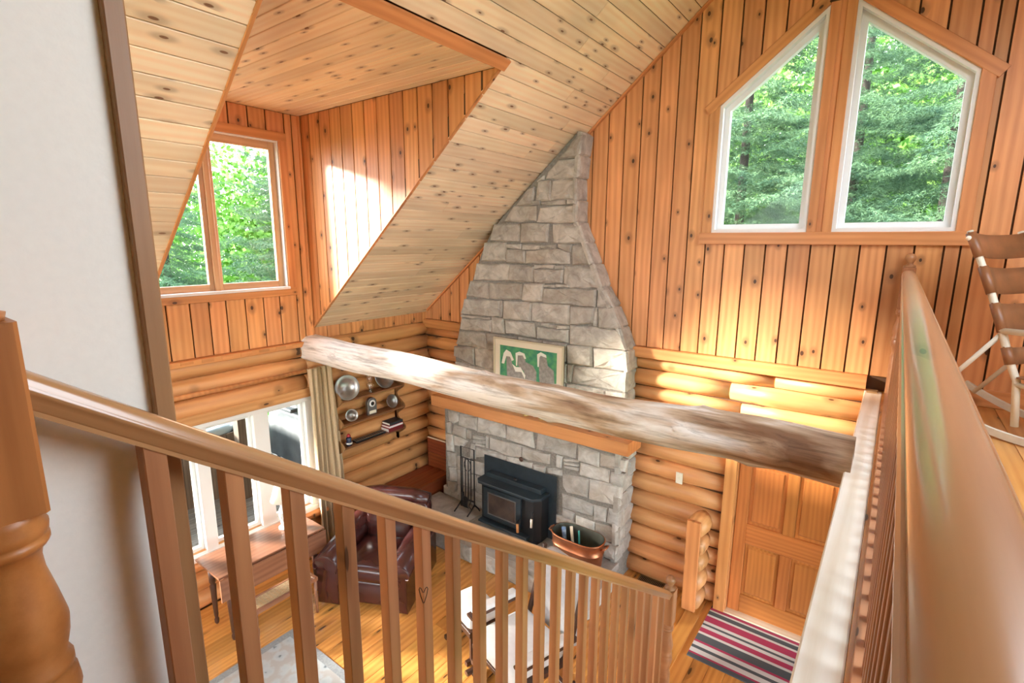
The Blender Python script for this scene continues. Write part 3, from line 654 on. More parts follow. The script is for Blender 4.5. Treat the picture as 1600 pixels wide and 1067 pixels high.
# right flank, lower block and tapering chimney
zz = [.3, .5, .66, .86, 1.06, 1.22, 1.4, 1.59]
for i, (a, b) in enumerate(zip(zz[:-1], zz[1:])):
    sp = [0, .22 if i % 2 else .16, .41]
    for p, q in zip(sp[:-1], sp[1:]):
        stone([(p+.006, a+.008), (q-.006, a+.008), (q-.006, b-.008), (p+.006, b-.008)], 0, fp, STONE2, (3.245, -.425, 0), (0, 1, 0), (0, 0, 1), (1, 0, 0))
for (x1, z1), (x0, z0) in zip(prof[:-1], prof[1:]):
    L_ = math.hypot(x1-x0, z1-z0); v = ((x1-x0)/L_, 0, (z1-z0)/L_); n = (v[2], 0, -v[0]); kk = max(1, round(L_/.22))
    for i in range(kk):
        a = L_*i/kk; b = L_*(i+1)/kk
        stone([(.0, a+.006), (.235, a+.006), (.235, b-.006), (0, b-.006)], 0, fp, STONE, (x0+.018*n[0], -.245, z0+.018*n[2]), (0, 1, 0), v, n, .045)
# hearth slabs
for a, b, z in ((.56, 1.42, .295), (1.425, 2.2, .30), (2.205, 2.78, .30), (2.785, 3.27, .297)):
    rbox('hearth_slab', (a+b)/2, -.72, z-.04, b-a-.008, .68, .08, .012, HEARTHM, fp)
box('mortar_core', .58, 3.25, -1.03, -.38, 0, .22, MORT, fp)
for i in range(7):
    a = .58+i*.381; stone([(a+.006, .01), (a+.375, .01), (a+.375, .212), (a+.006, .212)], -1.04, fp, STONE2)
for a, b in ((-1.05, -.74), (-.735, -.40)): stone([(a+.005, .01), (b-.005, .01), (b-.005, .212), (a+.005, .212)], 0, fp, STONE2, (3.265, 0, 0), (0, 1, 0), (0, 0, 1), (1, 0, 0))
mantel = box('mantel_shelf', .60, 3.365, -.53, -.2, 1.585, 1.722, TRIM, fp, .008); mantel['label'] = 'thick pine mantel shelf'

# ================================================================ TIE BEAM (bark-free weathered log)
bm = bmesh.new(); seg = 28; nl = 70; br = random.Random(5); Lb = 5.26
kn = [(br.uniform(.5, 5), br.uniform(0, 6.28), br.uniform(.02, .035)) for _ in range(13)]+[(1.55, 2.2, .03), (2.75, 2.4, .035), (4.35, 2.9, .035), (4.85, 2.7, .04)]
rings = []
for i in range(nl+1):
    x = -.02+Lb*i/nl; cz = 2.492+.012*math.sin(x*1.6)+.008*math.sin(x*4.1+1); cy = -1.85+.014*math.sin(x*1.1+2)
    ring = []
    for j in range(seg):
        a = 2*math.pi*j/seg
        r = .148-.004*x/5+.010*math.sin(2*a+x*.8)+.008*math.sin(3*a+x*2.1)+.003*math.sin(7*a+x*5)
        for kx, ka, kh in kn:
            da = (a-ka+math.pi) % (2*math.pi)-math.pi; r += kh*math.exp(-((x-kx)/.055)**2-(da*.15/.05)**2)
        # a drying check runs along the side
        da = (a-(2.75+.18*math.sin(x*1.3)) + math.pi) % (2*math.pi)-math.pi; r -= .022*math.exp(-(da/.07)**2)
        ring.append(bm.verts.new((x, cy+r*math.cos(a)*1.0, cz+r*math.sin(a))))
    rings.append(ring)
for i in range(nl):
    for j in range(seg): bm.faces.new((rings[i][j], rings[i][(j+1) % seg], rings[i+1][(j+1) % seg], rings[i+1][j]))
bm.faces.new(rings[0]); bm.faces.new(rings[-1][::-1])
beam = fromb('tie_beam', bm, BEAMM, None, None, True); tag(beam, 'knotty weathered log beam spanning the room below the roof', 'beam')

# ================================================================ STAIR RAILING
RX0 = 4.2; RS = -.717; RY0, RZ0_ = -4.92, 3.455
def rz_(y): return RZ0_+RS*(y-RY0)
sr_ = wroot('stair_railing', (RX0, -1.56, 0), 'brown wooden stair railing with square balusters descending across the foreground', 'railing')
dirv = Vector((0, 1, RS)).normalized(); upv = Vector((0, -RS, 1)).normalized()
def hrail(name, p0, p1, up, mat, parent, wd=.066, h=.062):
    p0 = Vector(p0); p1 = Vector(p1); u = (p1-p0).normalized(); l = (p1-p0).length; n = Vector(up); v = n.cross(u); a = wd/2
    ring = [(a*.66, -h*.55), (a*.66, -h*.42), (a*.74, -h*.36), (a*.78, -h*.2), (a*.95, -h*.06), (a, 0), (a*1.0, h*.06), (a*.93, h*.12), (a*.86, h*.12), (a*.8, h*.24), (a*.62, h*.36), (a*.32, h*.43), (0, h*.45)]
    ring = ring+[(-y, z) for y, z in ring[-2::-1]]
    m = len(ring); V = [(-l/2, y, z) for y, z in ring]+[(l/2, y, z) for y, z in ring]
    F = [(i, (i+1) % m, m+(i+1) % m, m+i) for i in range(m)]+[tuple(range(m-1, -1, -1)), tuple(range(m, 2*m))]
    o = mk(name, V, F, mat, parent, frame((p0+p1)/2, u, v, n), True); o.data.set_sharp_from_angle(angle=math.radians(34))
    return o
hrail('handrail', (RX0, RY0-.02, rz_(RY0-.02)), (RX0, -1.58, rz_(-1.58)), upv, RAILG, sr_)
y = -4.765; bi = 0
while y < -1.64:
    zt = rz_(y)-.028; zb = zt-.92
    bo = plank('baluster', (RX0, y, zb), (RX0, y, zt), .039, .039, (1, 0, 0), RAILW, sr_, .002)
    if bi == 5:
        hz = zt-.235
        pts = [(0, -.03), (-.012, -.008), (-.018, .012), (-.014, .02), (-.007, .019), (0, .008)]
        tubes('drawn_heart', [([(RX0+.0200, y-.018-p, hz+z) for p, z in pts], .0013),
              ([(RX0+.018+p, y-.0200, hz+z) for p, z in pts], .0013)], BLACK, bo)
    y += .1385; bi += 1
plank('stringer', (RX0, -5.0, rz_(-5.0)-.98), (RX0, -1.58, rz_(-1.58)-.98), .22, .035, (1, 0, 0), RAILW, sr_)
def newel(parent, x, y, z0, zblk0, zblk1, s, mat, ztop=None, seg=24, ball=True, k=1.0):
    """square lower block, turned vase, square upper block, finial"""
    o = plank('newel_block', (x, y, zblk0), (x, y, zblk1), s, s, (1, 0, 0), mat, parent, .006)
    h = zblk0-z0; q = s*.5/.056; top = [(-.40, .055), (-.385, .062), (-.36, .067), (-.33, .064), (-.318, .057), (-.312, .062), (-.30, .062), (-.288, .054), (-.25, .062), (-.22, .0645), (-.17, .056), (-.12, .046), (-.09, .044), (-.075, .047), (-.068, .054), (-.06, .059), (-.053, .059), (-.05, .054), (-.045, .058), (-.03, .06), (-.016, .054), (0, .058)]
    f2 = min(1, h/.8)*s/.112*(1 if s > .1 else 1.15)
    prof = [(q*.05, 0), (q*.055, .02), (q*.055, max(.03, h-.5*f2)), (q*.045, h-.46*f2), (q*.05, h-.43*f2)]+[(q*r, h+z*f2) for z, r in top]
    lathe('turned_shaft', prof, mat, parent, T(x, y, z0), seg)
    if ball:
        b = s*.42; q = s*.5
        lathe('ball_finial', [(q*.9, 0), (q*.95, .012), (q*.5, .02), (q*.42, .03), (b*.75, .045*k), (b, .045*k+b*.6), (b*.93, .045*k+b*1.1), (b*.6, .045*k+b*1.55), (.001, .045*k+b*1.7)], mat, o, T(x, y, zblk1), seg)
    return o
newel(sr_, RX0, -1.545, .0, .80, 1.09, .088, RAILW)
newel(sr_, RX0, -4.985, 2.5, 3.262, 3.575, .112, NEWW)

# ================================================================ LOFT RAILING
lr = wroot('loft_railing', (5.385, -.1, 2.5), 'glossy wooden loft railing running away on the right', 'railing')
hrail('handrail', (5.385, -5.5, 3.47), (5.385, -.13, 3.47), (0, 0, 1), RAILG, lr, .088, .066)
box('shoe_rail', 5.345, 5.425, -6, -.15, 2.5, 2.53, RAILW, lr)
y = -.28; b0 = None
while y > -5.6:
    o = plank('baluster', (5.385, y, 2.53), (5.385, y, 3.445), .036, .036, (1, 0, 0), RAILW, lr, .002)
    y -= .125
newel(lr, 5.385, -.09, 2.5, 3.2, 3.52, .085, RAILW)

# ================================================================ THINGS IN THE ROOM
# ---- wood stove insert
sv = wroot('wood_stove', (1.97, -.5, .3), 'dark steel wood stove insert with glass door in the fireplace', 'stove')
box('surround_panel', 1.44, 2.50, -.455, -.445, .30, 1.09, STOVEM, sv)
prism('body', [(1.52, -.46), (1.52, -.60), (1.57, -.66), (2.33, -.66), (2.40, -.60), (2.40, -.46)], (0, 0, .315), (1, 0, 0), (0, 1, 0), (0, 0, 1), .53, BLACK, sv)
prism('top_shelf', [(1.50, -.46), (1.50, -.66), (1.56, -.72), (2.34, -.72), (2.42, -.64), (2.42, -.46)], (0, 0, .845), (1, 0, 0), (0, 1, 0), (0, 0, 1), .03, STOVEM, sv, .006)
prism('raised_top', [(1.55, -.46), (1.55, -.56), (2.36, -.56), (2.36, -.46)], (0, 0, .875), (1, 0, 0), (0, 1, 0), (0, 0, 1), .05, STOVEM, sv, .008)
lathe('draft_knob', [(.022, 0), (.022, .015), (.001, .018)], BLACK, sv, T(1.97, -.52, .925), 14)
dr = box('door', 1.62, 2.17, -.69, -.66, .42, .81, STOVEM, sv, .006)
for q in ((1.685, 2.105, -.697, -.69, .475, .49), (1.685, 2.105, -.697, -.69, .745, .76), (1.685, 1.70, -.697, -.69, .49, .745), (2.09, 2.105, -.697, -.69, .49, .745)): box('glass_bead', *q, PEWTER, dr)
box('glass_pane', 1.70, 2.09, -.694, -.69, .49, .745, SOOT, dr, 0)
tube('door_handle', [(2.155, -.69, .56), (2.16, -.74, .55), (2.17, -.75, .52)], .008, BLACK, sv)
tube('handle_grip', [(2.17, -.75, .535), (2.185, -.765, .44)], .016, TRIM, sv)
tube('air_control', [(2.33, -.665, .70), (2.335, -.70, .69), (2.335, -.705, .62)], .006, BLACK, sv)
tube('control_grip', [(2.335, -.705, .63), (2.335, -.71, .53)], .014, LEDGE, sv)
box('ash_lip', 1.57, 2.28, -.735, -.655, .355, .385, STOVEM, sv, .008)
box('skirt', 1.53, 2.38, -.66, -.47, .30, .32, BLACK, sv)
# ---- fire tools
ft = wroot('fireplace_tools', (1.25, -.56, .3), 'black iron fireplace tool set standing left of the stove', 'fire tools')
tubes('stand', [([(1.14, -.56, .40), (1.14, -.56, 1.16), (1.36, -.56, 1.16), (1.36, -.56, .40)], .010), ([(1.14, -.56, 1.02), (1.36, -.56, 1.02)], .008), ([(1.14, -.56, .46), (1.36, -.56, .46)], .010)], BLACK, ft)
for s in (1.14, 1.36): tubes('foot', [([(s, -.56, .42), (s-.01, -.63, .35), (s-.02, -.68, .305)], .009), ([(s, -.56, .42), (s+.01, -.5, .35), (s+.01, -.47, .305)], .009)], BLACK, ft)
for i, xx in enumerate((1.18, 1.225, 1.275, 1.32)):
    o = tube('tool', [(xx, -.575, 1.03), (xx+.004, -.58, .75), (xx-.004, -.575, .47)], .007, BLACK, ft)
    if i == 0: tube('brush', [(xx-.004, -.575, .55), (xx-.004, -.575, .37)], [.018, .032], BLACK, o)
    elif i == 1: box('shovel', xx-.04, xx+.035, -.59, -.575, .36, .5, BLACK, o)
    else: tubes('hook', [([(xx-.004, -.575, .47), (xx-.02, -.6, .40), (xx+.02, -.6, .37)], .006)], BLACK, o)
tubes('scroll', [([(1.25+.055*math.cos(a)*s, -.562, .93+.08*math.sin(a)) for a in [i*.35 for i in range(14)]], .005) for s in (1, -1)], BLACK, ft)
# ---- copper boiler with kindling
cb = wroot('copper_tub', (2.94, -.72, .3), 'oval copper boiler tub with side handles on the hearth corner', 'tub')
def oval(name, prof, mat, parent, c, L_=.29, W_=.165, seg=36):
    V = []; F = []; m = len(prof)
    for k, z in prof:
        for i in range(seg):
            a = 2*math.pi*i/seg; ca, sa = math.cos(a), math.sin(a); e = .62
            V.append((c[0]+(L_+k)*math.copysign(abs(ca)**e, ca), c[1]+(W_+k)*math.copysign(abs(sa)**.8, sa), c[2]+z))
    for k in range(m-1): F += [(k*seg+i, k*seg+(i+1) % seg, (k+1)*seg+(i+1) % seg, (k+1)*seg+i) for i in range(seg)]
    F.append(tuple(range(seg-1, -1, -1)) if name == 'body' else tuple(range((m-1)*seg, m*seg)))
    return mk(name, V, F, mat, parent, None, True)
CI = plain('tarnished_copper', (.13, .13, .10), .5, .5, noise=.4, ns=9)
oval('body', [(-.04, 0), (-.035, .005), (-.01, .24), (-.004, .245), (-.004, .255), (-.01, .26), (0, .36), (.006, .365), (.006, .375), (-.002, .378)], COPPER, cb, (2.94, -.72, .3))
oval('lining', [(-.008, .379), (-.012, .37), (-.02, .26), (-.045, .02)], CI, cb, (2.94, -.72, .3))
for s in (-1, 1):
    tubes('handle', [([(2.94+s*.285, -.76, .62), (2.94+s*.33, -.765, .645), (2.94+s*.335, -.72, .648), (2.94+s*.33, -.675, .645), (2.94+s*.285, -.68, .62)], .010)], COPPER, cb)
NEWS = plain('blue_print_paper', (.05, .16, .42), .7, noise=.8, ns=18, c2=(.55, .65, .72)); TEAL = plain('teal_paper', (.05, .38, .36), .6)
tag(tube('rolled_paper', [(2.78, -.70, .40), (2.74, -.68, .67)], .024, NEWS), 'blue printed rolled paper sticking out of the copper tub', 'paper')
tag(tube('kindling_stick', [(2.9, -.72, .38), (2.81, -.64, .685)], .017, LEDGE), 'pale split kindling stick leaning in the copper tub', 'kindling')
tag(tube('lighter', [(2.95, -.69, .38), (2.90, -.63, .66)], .010, TEAL), 'thin teal fire lighter leaning in the copper tub', 'lighter')
# ---- picture on the mantel
pc = wroot('framed_picture', (2.0, -.32, 1.722), 'framed painting of pale grazing animals on green, leaning above the mantel', 'picture')
GREEN = plain('painted_meadow', (.12, .42, .17), .6, noise=.6, ns=14, c2=(.03, .22, .16))
CREAM = plain('cream_picture_mat', (.80, .70, .56), .7); GOLD = plain('pale_gold_frame', (.62, .52, .38), .45, .2)
GREYP = plain('grey_paint', (.40, .38, .36), .7, noise=.4, ns=25); WHP = plain('white_paint', (.88, .88, .82), .7)
X0p, X1p, Z0p, Z1p = 1.50, 2.48, 1.725, 2.575; yp = -.318
def pq(a, b, c_, d, nm, m, y, t=.02, par=pc): return box(nm, a, b, y-t, y, c_, d, m, par, .002)
pq(X0p, X1p, Z0p, Z1p, 'back_board', SHADOWB, yp+.012, .012)
for q in ((X0p, X1p, Z1p-.018, Z1p), (X0p, X1p, Z0p, Z0p+.018), (X0p, X0p+.018, Z0p+.018, Z1p-.018), (X1p-.018, X1p, Z0p+.018, Z1p-.018)): pq(*q, 'frame_bar', GOLD, yp, .03)
for q in ((X0p+.018, X1p-.018, Z1p-.088, Z1p-.018), (X0p+.018, X1p-.018, Z0p+.018, Z0p+.088), (X0p+.018, X0p+.088, Z0p+.088, Z1p-.088), (X1p-.088, X1p-.018, Z0p+.088, Z1p-.088)): pq(*q, 'picture_mat', CREAM, yp, .014)
cv = pq(X0p+.088, X1p-.088, Z0p+.088, Z1p-.088, 'canvas', GREEN, yp, .006)
cw = X1p-X0p-.176
def paint(pts, m, nm, lay): prism(nm, [(X0p+.088+a*cw, Z1p-.088-b*cw) for a, b in pts], (0, yp-.006-.0012*lay, 0), (1, 0, 0), (0, 0, 1), (0, -1, 0), .001, m, cv)
paint([(.12, .15), (.2, .15), (.24, .3), (.3, .36), (.42, .36), (.47, .48), (.47, .75), (.14, .75), (.13, .4)], GREYP, 'painted_sheep', 2)
paint([(.03, .28), (.07, .12), (.12, .06), (.2, .09), (.26, .2), (.22, .22), (.19, .16), (.12, .16), (.08, .28)], WHP, 'painted_highlight', 3)
paint([(.23, .26), (.3, .30), (.38, .29), (.47, .4), (.46, .46), (.4, .36), (.29, .37)], WHP, 'painted_highlight', 4)
paint([(.31, .12), (.45, .1), (.47, .2), (.6, .24), (.66, .32), (.66, .6), (.5, .6), (.44, .34), (.34, .28)], GREYP, 'painted_sheep', 1)
paint([(.3, .28), (.29, .09), (.36, .06), (.45, .08), (.48, .15), (.45, .16), (.42, .11), (.33, .12), (.32, .28)], WHP, 'painted_highlight', 3)
paint([(.7, .08), (.82, .06), (.85, .2), (.95, .26), (.97, .5), (.93, .72), (.75, .72), (.71, .4)], GREYP, 'painted_sheep', 2)
paint([(.68, .24), (.67, .06), (.73, .02), (.82, .05), (.83, .09), (.73, .07), (.71, .1), (.7, .24)], WHP, 'painted_highlight', 3)
# ---- small things on the mantel
for i, xx in enumerate((2.05, 2.27)):
    tag(lathe('brass_candlestick', [(.036, 0), (.038, .008), (.025, .02), (.012, .035), (.012, .07), (.022, .085), (.022, .11), (.001, .112)], BRASS, None, T(xx, -.43, 1.722), 18), ('left' if i == 0 else 'right')+' one of the two small brass candlesticks on the mantel', 'candlestick', 'brass candlesticks on the mantel')
PINKM = plain('pink_stone', (.62, .42, .33), .5)
tag(lathe('round_pebble', [(.001, 0), (.02, .004), (.03, .02), (.026, .036), (.001, .044)], PINKM, None, T(2.17, -.42, 1.722), 16), 'round pinkish pebble between the brass candlesticks', 'pebble')
SLATE = stone_mat('slate_piece', (.45, .48, .50), (.2, .22, .24), (.32, .3, .28))
spn = ['leftmost', 'second from the left', 'third from the left', 'rightmost']
for i, (a, b) in enumerate(((2.52, 2.67), (2.70, 2.85), (2.88, 3.04), (3.07, 3.24))):
    o = rbox('stone_shard', (a+b)/2, -.36+.01*i, 1.722+.016, b-a, .09, .032, .012, SLATE); tag(o, 'flat grey stone shard on the mantel, '+spn[i]+' of the row', 'stone', 'stone shards on the mantel')
# ornament hanging on the breast
og = wroot('hanging_ornament', (2.0, -.43, 1.16), 'tiny dark ornament hanging on a wire above the stove', 'ornament')
tubes('wire', [([(2.0, -.435, 1.32), (2.0, -.44, 1.20)], .0025)], BLACK, og); lathe('disc', [(.001, 0), (.028, .004), (.03, .012), (.001, .018)], DARKW, og, T(2.0, -.438, 1.17)@RX(90), 14)
# ---- corner chest bench
ch = wroot('corner_chest', (.32, -.62, 0), 'dark red stained wooden chest bench in the far corner', 'chest')
box('body', .09, .53, -1.14, -.15, .0, .44, CHESTW, ch); 
for i in range(3): box('lid_board', .075+.155*i, .075+.155*i+.152, -1.16, -.14, .44, .468, CHESTW, ch)
for i in range(2): box('back_board', .10, .62, -.138, -.115, .47+.215*i, .68+.215*i, CHESTW, ch)
box('back_cap', .10, .62, -.142, -.110, .897, .908, LEDGE, ch)
# ---- switch plate, vent, ornaments on the log wall
sw = wroot('light_switch', (3.755, -.1, 1.31), 'ivory light switch plate on the log wall beside the door', 'switch')
IV = plain('ivory_plastic', (.85, .80, .66), .4); box('plate', 3.72, 3.79, -.098, -.09, 1.25, 1.37, IV, sw, .003); box('toggle', 3.749, 3.761, -.108, -.098, 1.30, 1.325, IV, sw)
fv = wroot('floor_vent', (3.53, -.13, 0), 'brass floor heating vent grille beside the stone hearth', 'vent')
VB = plain('vent_brass', (.36, .25, .12), .4, .6)
for q in ((3.38, 3.68, -.235, -.22), (3.38, 3.68, -.04, -.025), (3.38, 3.395, -.22, -.04), (3.665, 3.68, -.22, -.04)): box('frame_bar', *q, .001, .006, VB, fv, .001)
box('duct', 3.395, 3.665, -.22, -.04, .0005, .0015, BLACK, fv, 0)
for i in range(15): box('slat', 3.405+i*.0175, 3.411+i*.0175, -.22, -.04, .0015, .005, VB, fv, .001)
# ---- striped door mat
mm_, nt, b_ = base('striped_mat', .9); N = nt.nodes.new; L = nt.links.new
t_ = N('ShaderNodeTexCoord'); s_ = N('ShaderNodeSeparateXYZ'); L(t_.outputs['Generated'], s_.inputs[0]); r_c = N('ShaderNodeValToRGB'); r_c.color_ramp.interpolation = 'CONSTANT'
G_, M_, W_ = (.085, .105, .125), (.42, .045, .12), (.66, .68, .70)
# three colour bands encoded in one constant ramp each half, far edge first
seq = [(0, G_), (.05, M_), (.09, W_), (.12, G_), (.19, W_), (.225, M_), (.335, W_), (.38, G_), (.415, W_), (.465, M_), (.545, W_), (.585, G_), (.70, M_), (.735, W_), (.80, G_), (.845, W_), (.915, M_), (.945, G_)]
def ramp(sq):
    r = N('ShaderNodeValToRGB'); r.color_ramp.interpolation = 'CONSTANT'; e = r.color_ramp.elements
    while len(e) < len(sq): e.new(.5)
    for k, (p, c) in enumerate(sq): e[k].position = p; e[k].color = (*c, 1)
    return r
inv = N('ShaderNodeMath'); inv.operation = 'SUBTRACT'; inv.inputs[0].default_value = 1; L(s_.outputs['Y'], inv.inputs[1])
rr = ramp(seq); L(inv.outputs[0], rr.inputs[0]); L(rr.outputs[0], b_.inputs['Base Color'])
wv_ = N('ShaderNodeTexNoise'); wv_.inputs['Scale'].default_value = 250; bp_ = N('ShaderNodeBump'); bp_.inputs['Strength'].default_value = .4; L(wv_.outputs[0], bp_.inputs['Height']); L(bp_.outputs[0], b_.inputs['Normal'])
bm = bmesh.new(); bmesh.ops.create_cube(bm, size=1)
for v in bm.verts: v.co = Vector((4.83+v.co.x*1.3, -.475+v.co.y*.80, .006+v.co.z*.012))
tag(fromb('door_mat', bm, mm_), 'grey, white and magenta striped mat at the front door', 'mat')
# ---- area rug
mr_, nt, b_ = base('pale_blue_rug', .95); N = nt.nodes.new; L = nt.links.new
t_ = N('ShaderNodeTexCoord'); v1 = N('ShaderNodeTexVoronoi'); v1.inputs['Scale'].default_value = 9; L(t_.outputs['Object'], v1.inputs['Vector'])
n1 = N('ShaderNodeTexNoise'); n1.inputs['Scale'].default_value = 26; L(t_.outputs['Object'], n1.inputs['Vector'])
ad = N('ShaderNodeMath'); ad.operation = 'MULTIPLY_ADD'; L(n1.outputs['Fac'], ad.inputs[0]); ad.inputs[1].default_value = .5; L(v1.outputs['Distance'], ad.inputs[2])
r1 = N('ShaderNodeValToRGB'); e = r1.color_ramp.elements; e[0].position = .30; e[0].color = (.16, .19, .22, 1); e[1].position = .40; e[1].color = (.44, .51, .56, 1); q = e.new(.7); q.color = (.50, .56, .59, 1); q = e.new(.9); q.color = (.46, .46, .46, 1)
L(ad.outputs[0], r1.inputs[0]); L(r1.outputs[0], b_.inputs['Base Color'])
RB = plain('rug_border', (.36, .40, .43), .95, noise=.25, ns=60)
rg = wroot('area_rug', (2.0, -3.7, 0), 'pale blue floral rug on the pine floor below the stairs', 'rug')
box('field', 1.09, 3.0, -4.6, -2.93, .001, .008, mr_, rg, 0)
for q in ((1.02, 3.07, -2.93, -2.86), (1.02, 3.07, -4.67, -4.6), (1.02, 1.09, -4.6, -2.93), (3.0, 3.07, -4.6, -2.93)): box('border', *q, .001, .009, RB, rg, 0)
# ---- curtain and rod
rd = wroot('curtain_rod', (.12, -2.8, 2.27), 'wooden curtain rod along the logs above the lower window', 'curtain rod')
tube('rod', [(.12, -4.9, 2.265), (.12, -1.66, 2.265)], .022, TRIM, rd, 12)
for yy in (-1.72, -3.4): box('bracket', .05, .12, yy-.012, yy+.012, 2.20, 2.245, TRIM, rd)
CURT = plain('tan_curtain_cloth', (.58, .44, .28), .85, noise=.1, ns=60, c2=(.52, .39, .24))
V = []; F = []; nu, nv = 64, 24
for j in range(nv+1):
    tz = j/nv; z = 2.29-tz*2.22; wdt = .30+.08*tz
    for i in range(nu+1):
        a = i/nu; yy = -1.985+.02*tz+a*wdt; V.append((.145+.055*math.sin(a*math.pi*2*5+1.2*math.sin(tz*3))*(.6+.4*tz)+.02*math.sin(a*9+tz*2), yy+.012*math.sin(a*31+tz*4), z))
for j in range(nv):
    for i in range(nu): a = j*(nu+1)+i; F.append((a, a+1, a+nu+2, a+nu+1))
cu = mk('curtain', V, F, CURT, None, None, True); sm = cu.modifiers.new('thickness', 'SOLIDIFY'); sm.thickness = .006
tag(cu, 'tan gathered curtain hanging at the end of the lower window', 'curtain')
# ---- drop-leaf table with lamp and cane bench
tb = wroot('drop_leaf_table', (.53, -2.83, 0), 'long brown drop-leaf table under the lower window', 'table')
box('top', .28, .76, -3.36, -2.29, .70, .72, TABW, tb, .006); box('drop_leaf', .762, .782, -3.36, -2.29, .48, .70, TABW, tb, .004)
box('apron', .32, .72, -3.30, -2.35, .60, .70, TABW, tb)
for xx in (.35, .70):
    for yy in (-3.26, -2.39): lathe('leg', [(.012, 0), (.02, .02), (.022, .05), (.014, .07), (.02, .1), (.026, .35), (.03, .42), (.02, .44), (.03, .46), (.03, .60)], DARKW, tb, T(xx, yy, 0), 14)
cn = wroot('cane_bench', (.91, -2.88, 0), 'low wooden bench with woven cane seat in front of the drop-leaf table', 'bench')
CANE = plain('woven_cane', (.46, .34, .20), .8)
zb_ = .40
bx0, bx1, by0, by1 = .80, 1.02, -3.20, -2.56
for q in ((bx0, bx1, by0, by0+.04), (bx0, bx1, by1-.04, by1), (bx0, bx0+.03, by0+.04, by1-.04), (bx1-.03, bx1, by0+.04, by1-.04)): box('seat_rail', *q, zb_-.04, zb_, TABW, cn)
for i in range(16):
    yy = by0+.05+i*(by1-by0-.1)/15; box('cane_strand', bx0+.03, bx1-.03, yy-.010, yy+.010, zb_-.012, zb_-.006, CANE, cn, .001)
for i in range(8): xx = bx0+.04+i*.02; box('cane_strand', xx-.005, xx+.005, by0+.04, by1-.04, zb_-.009, zb_-.002, CANE, cn, .001)
for xx in (bx0+.02, bx1-.02):
    for yy in (by0+.02, by1-.02): lathe('leg', [(.012, 0), (.014, .1), (.02, .2), (.014, .22), (.018, .36)], TABW, cn, T(xx, yy, 0), 12)
lp = wroot('table_lamp', (.43, -2.53, .72), 'small lamp with twisted white base and cream shade on the drop-leaf table', 'lamp')
CER = plain('white_ceramic', (.72, .72, .70), .25, noise=.2, ns=10)
V = []; F = []; sg, nz = 20, 30
for j in range(nz+1):
    tz = j/nz; z = .72+.02+tz*.27; r0 = .03+.022*math.sin(tz*math.pi)
    for i in range(sg): a = 2*math.pi*i/sg; r = r0*(1+.22*math.sin(3*a+tz*14)); V.append((.43+r*math.cos(a), -2.53+r*math.sin(a), z))
for j in range(nz): F += [(j*sg+i, j*sg+(i+1) % sg, (j+1)*sg+(i+1) % sg, (j+1)*sg+i) for i in range(sg)]
mk('twisted_column', V, F, CER, lp, None, True); lathe('base', [(.07, 0), (.072, .01), (.05, .02), (.03, .024)], CER, lp, T(.43, -2.53, .72), 20)
tube('stem', [(.43, -2.53, 1.0), (.43, -2.53, 1.09)], .008, BRASS, lp)
V = []; F = []
for r, z in ((.13, 1.04), (.075, 1.22)): V += [(.43+r*math.cos(2*math.pi*i/24), -2.53+r*math.sin(2*math.pi*i/24), z) for i in range(24)]
F = [(i, (i+1) % 24, 24+(i+1) % 24, 24+i) for i in range(24)]
sh = mk('shade', V, F, plain('cream_shade', (.85, .78, .66), .8), lp, None, True); sh.modifiers.new('t', 'SOLIDIFY').thickness = .003
# ---- wall shelf with its things
su = wroot('wall_shelf', (.15, -1.12, 1.05), 'dark scalloped wooden wall shelf on the left log wall', 'shelf')
SX0, SX1 = .078, .245; SY0, SY1 = -1.64, -.68
for yy in (SY0, SY1):
    pts = [(1.06, SX0), (1.06, SX0+.03)]+[(1.06+.92*i/40, SX0+.10+.075*math.cos((1.06+.92*i/40-1.25)/.295*2*math.pi)*(1 if i < 38 else .5)-(.06 if i < 4 else 0)) for i in range(1, 40)]+[(1.98, SX0+.04), (1.98, SX0)]
    prism('side_panel', pts, (0, yy-.01, 0), (0, 0, 1), (1, 0, 0), (0, 1, 0), .02, SHELFW if yy > -1 else TRIMD, su)
SZ = (1.25, 1.545, 1.84)
for z in SZ: box('shelf_board', SX0, SX1, SY0+.01, SY1-.01, z-.022, z, SHELFW, su)
def plate(y, z, r, label, x=.17, ry=72, tw=0, oval_=1.0):
    o = wroot('pewter_plate', (x, y, z), label, 'plate', 'pewter plates on the wall shelf')
    Mx = T(x, y, z+r*math.sin(math.radians(ry)))@RZ(tw)@RY(ry)
    d = lathe('dish', [(.001, 0), (r*.62, .002), (r*.66, .012), (r*.95, .016), (r, .019), (r*.99, .022), (r*.94, .021), (r*.64, .017), (r*.6, .008), (.001, .006)], PEWTER, o, Mx, 32, oval_, 1)
    return o
plate(-1.52, 1.84, .145, 'large oval pewter plate at the left end of the top shelf', .20, 75, -32, 1.05)
plate(-.93, 1.84, .15, 'large round pewter plate at the right end of the top shelf', .155)
plate(-1.47, 1.545, .075, 'small pewter plate at the left end of the middle shelf', .19, 75, -30)
plate(-.83, 1.545, .09, 'small round pewter plate at the right end of the middle shelf', .165)
GL = glass_mat('clear_lamp_glass', (.93, .93, .93), .2)
ol = wroot('oil_lamp', (.17, -1.16, 1.84), 'clear glass oil lamp on the top shelf between the plates', 'lamp')
lathe('font', [(.04, 0), (.042, .01), (.02, .02), (.02, .04), (.05, .07), (.05, .10), (.02, .12)], GL, ol, T(.17, -1.16, 1.84), 18)
lathe('chimney', [(.025, .12), (.035, .15), (.052, .2), (.045, .26), (.026, .33), (.025, .42), (.024, .42), (.024, .33)], GL, ol, T(.17, -1.16, 1.84), 18)
ck = wroot('mantel_clock', (.17, -1.16, 1.545), 'small silver arched clock in the middle of the shelf', 'clock')
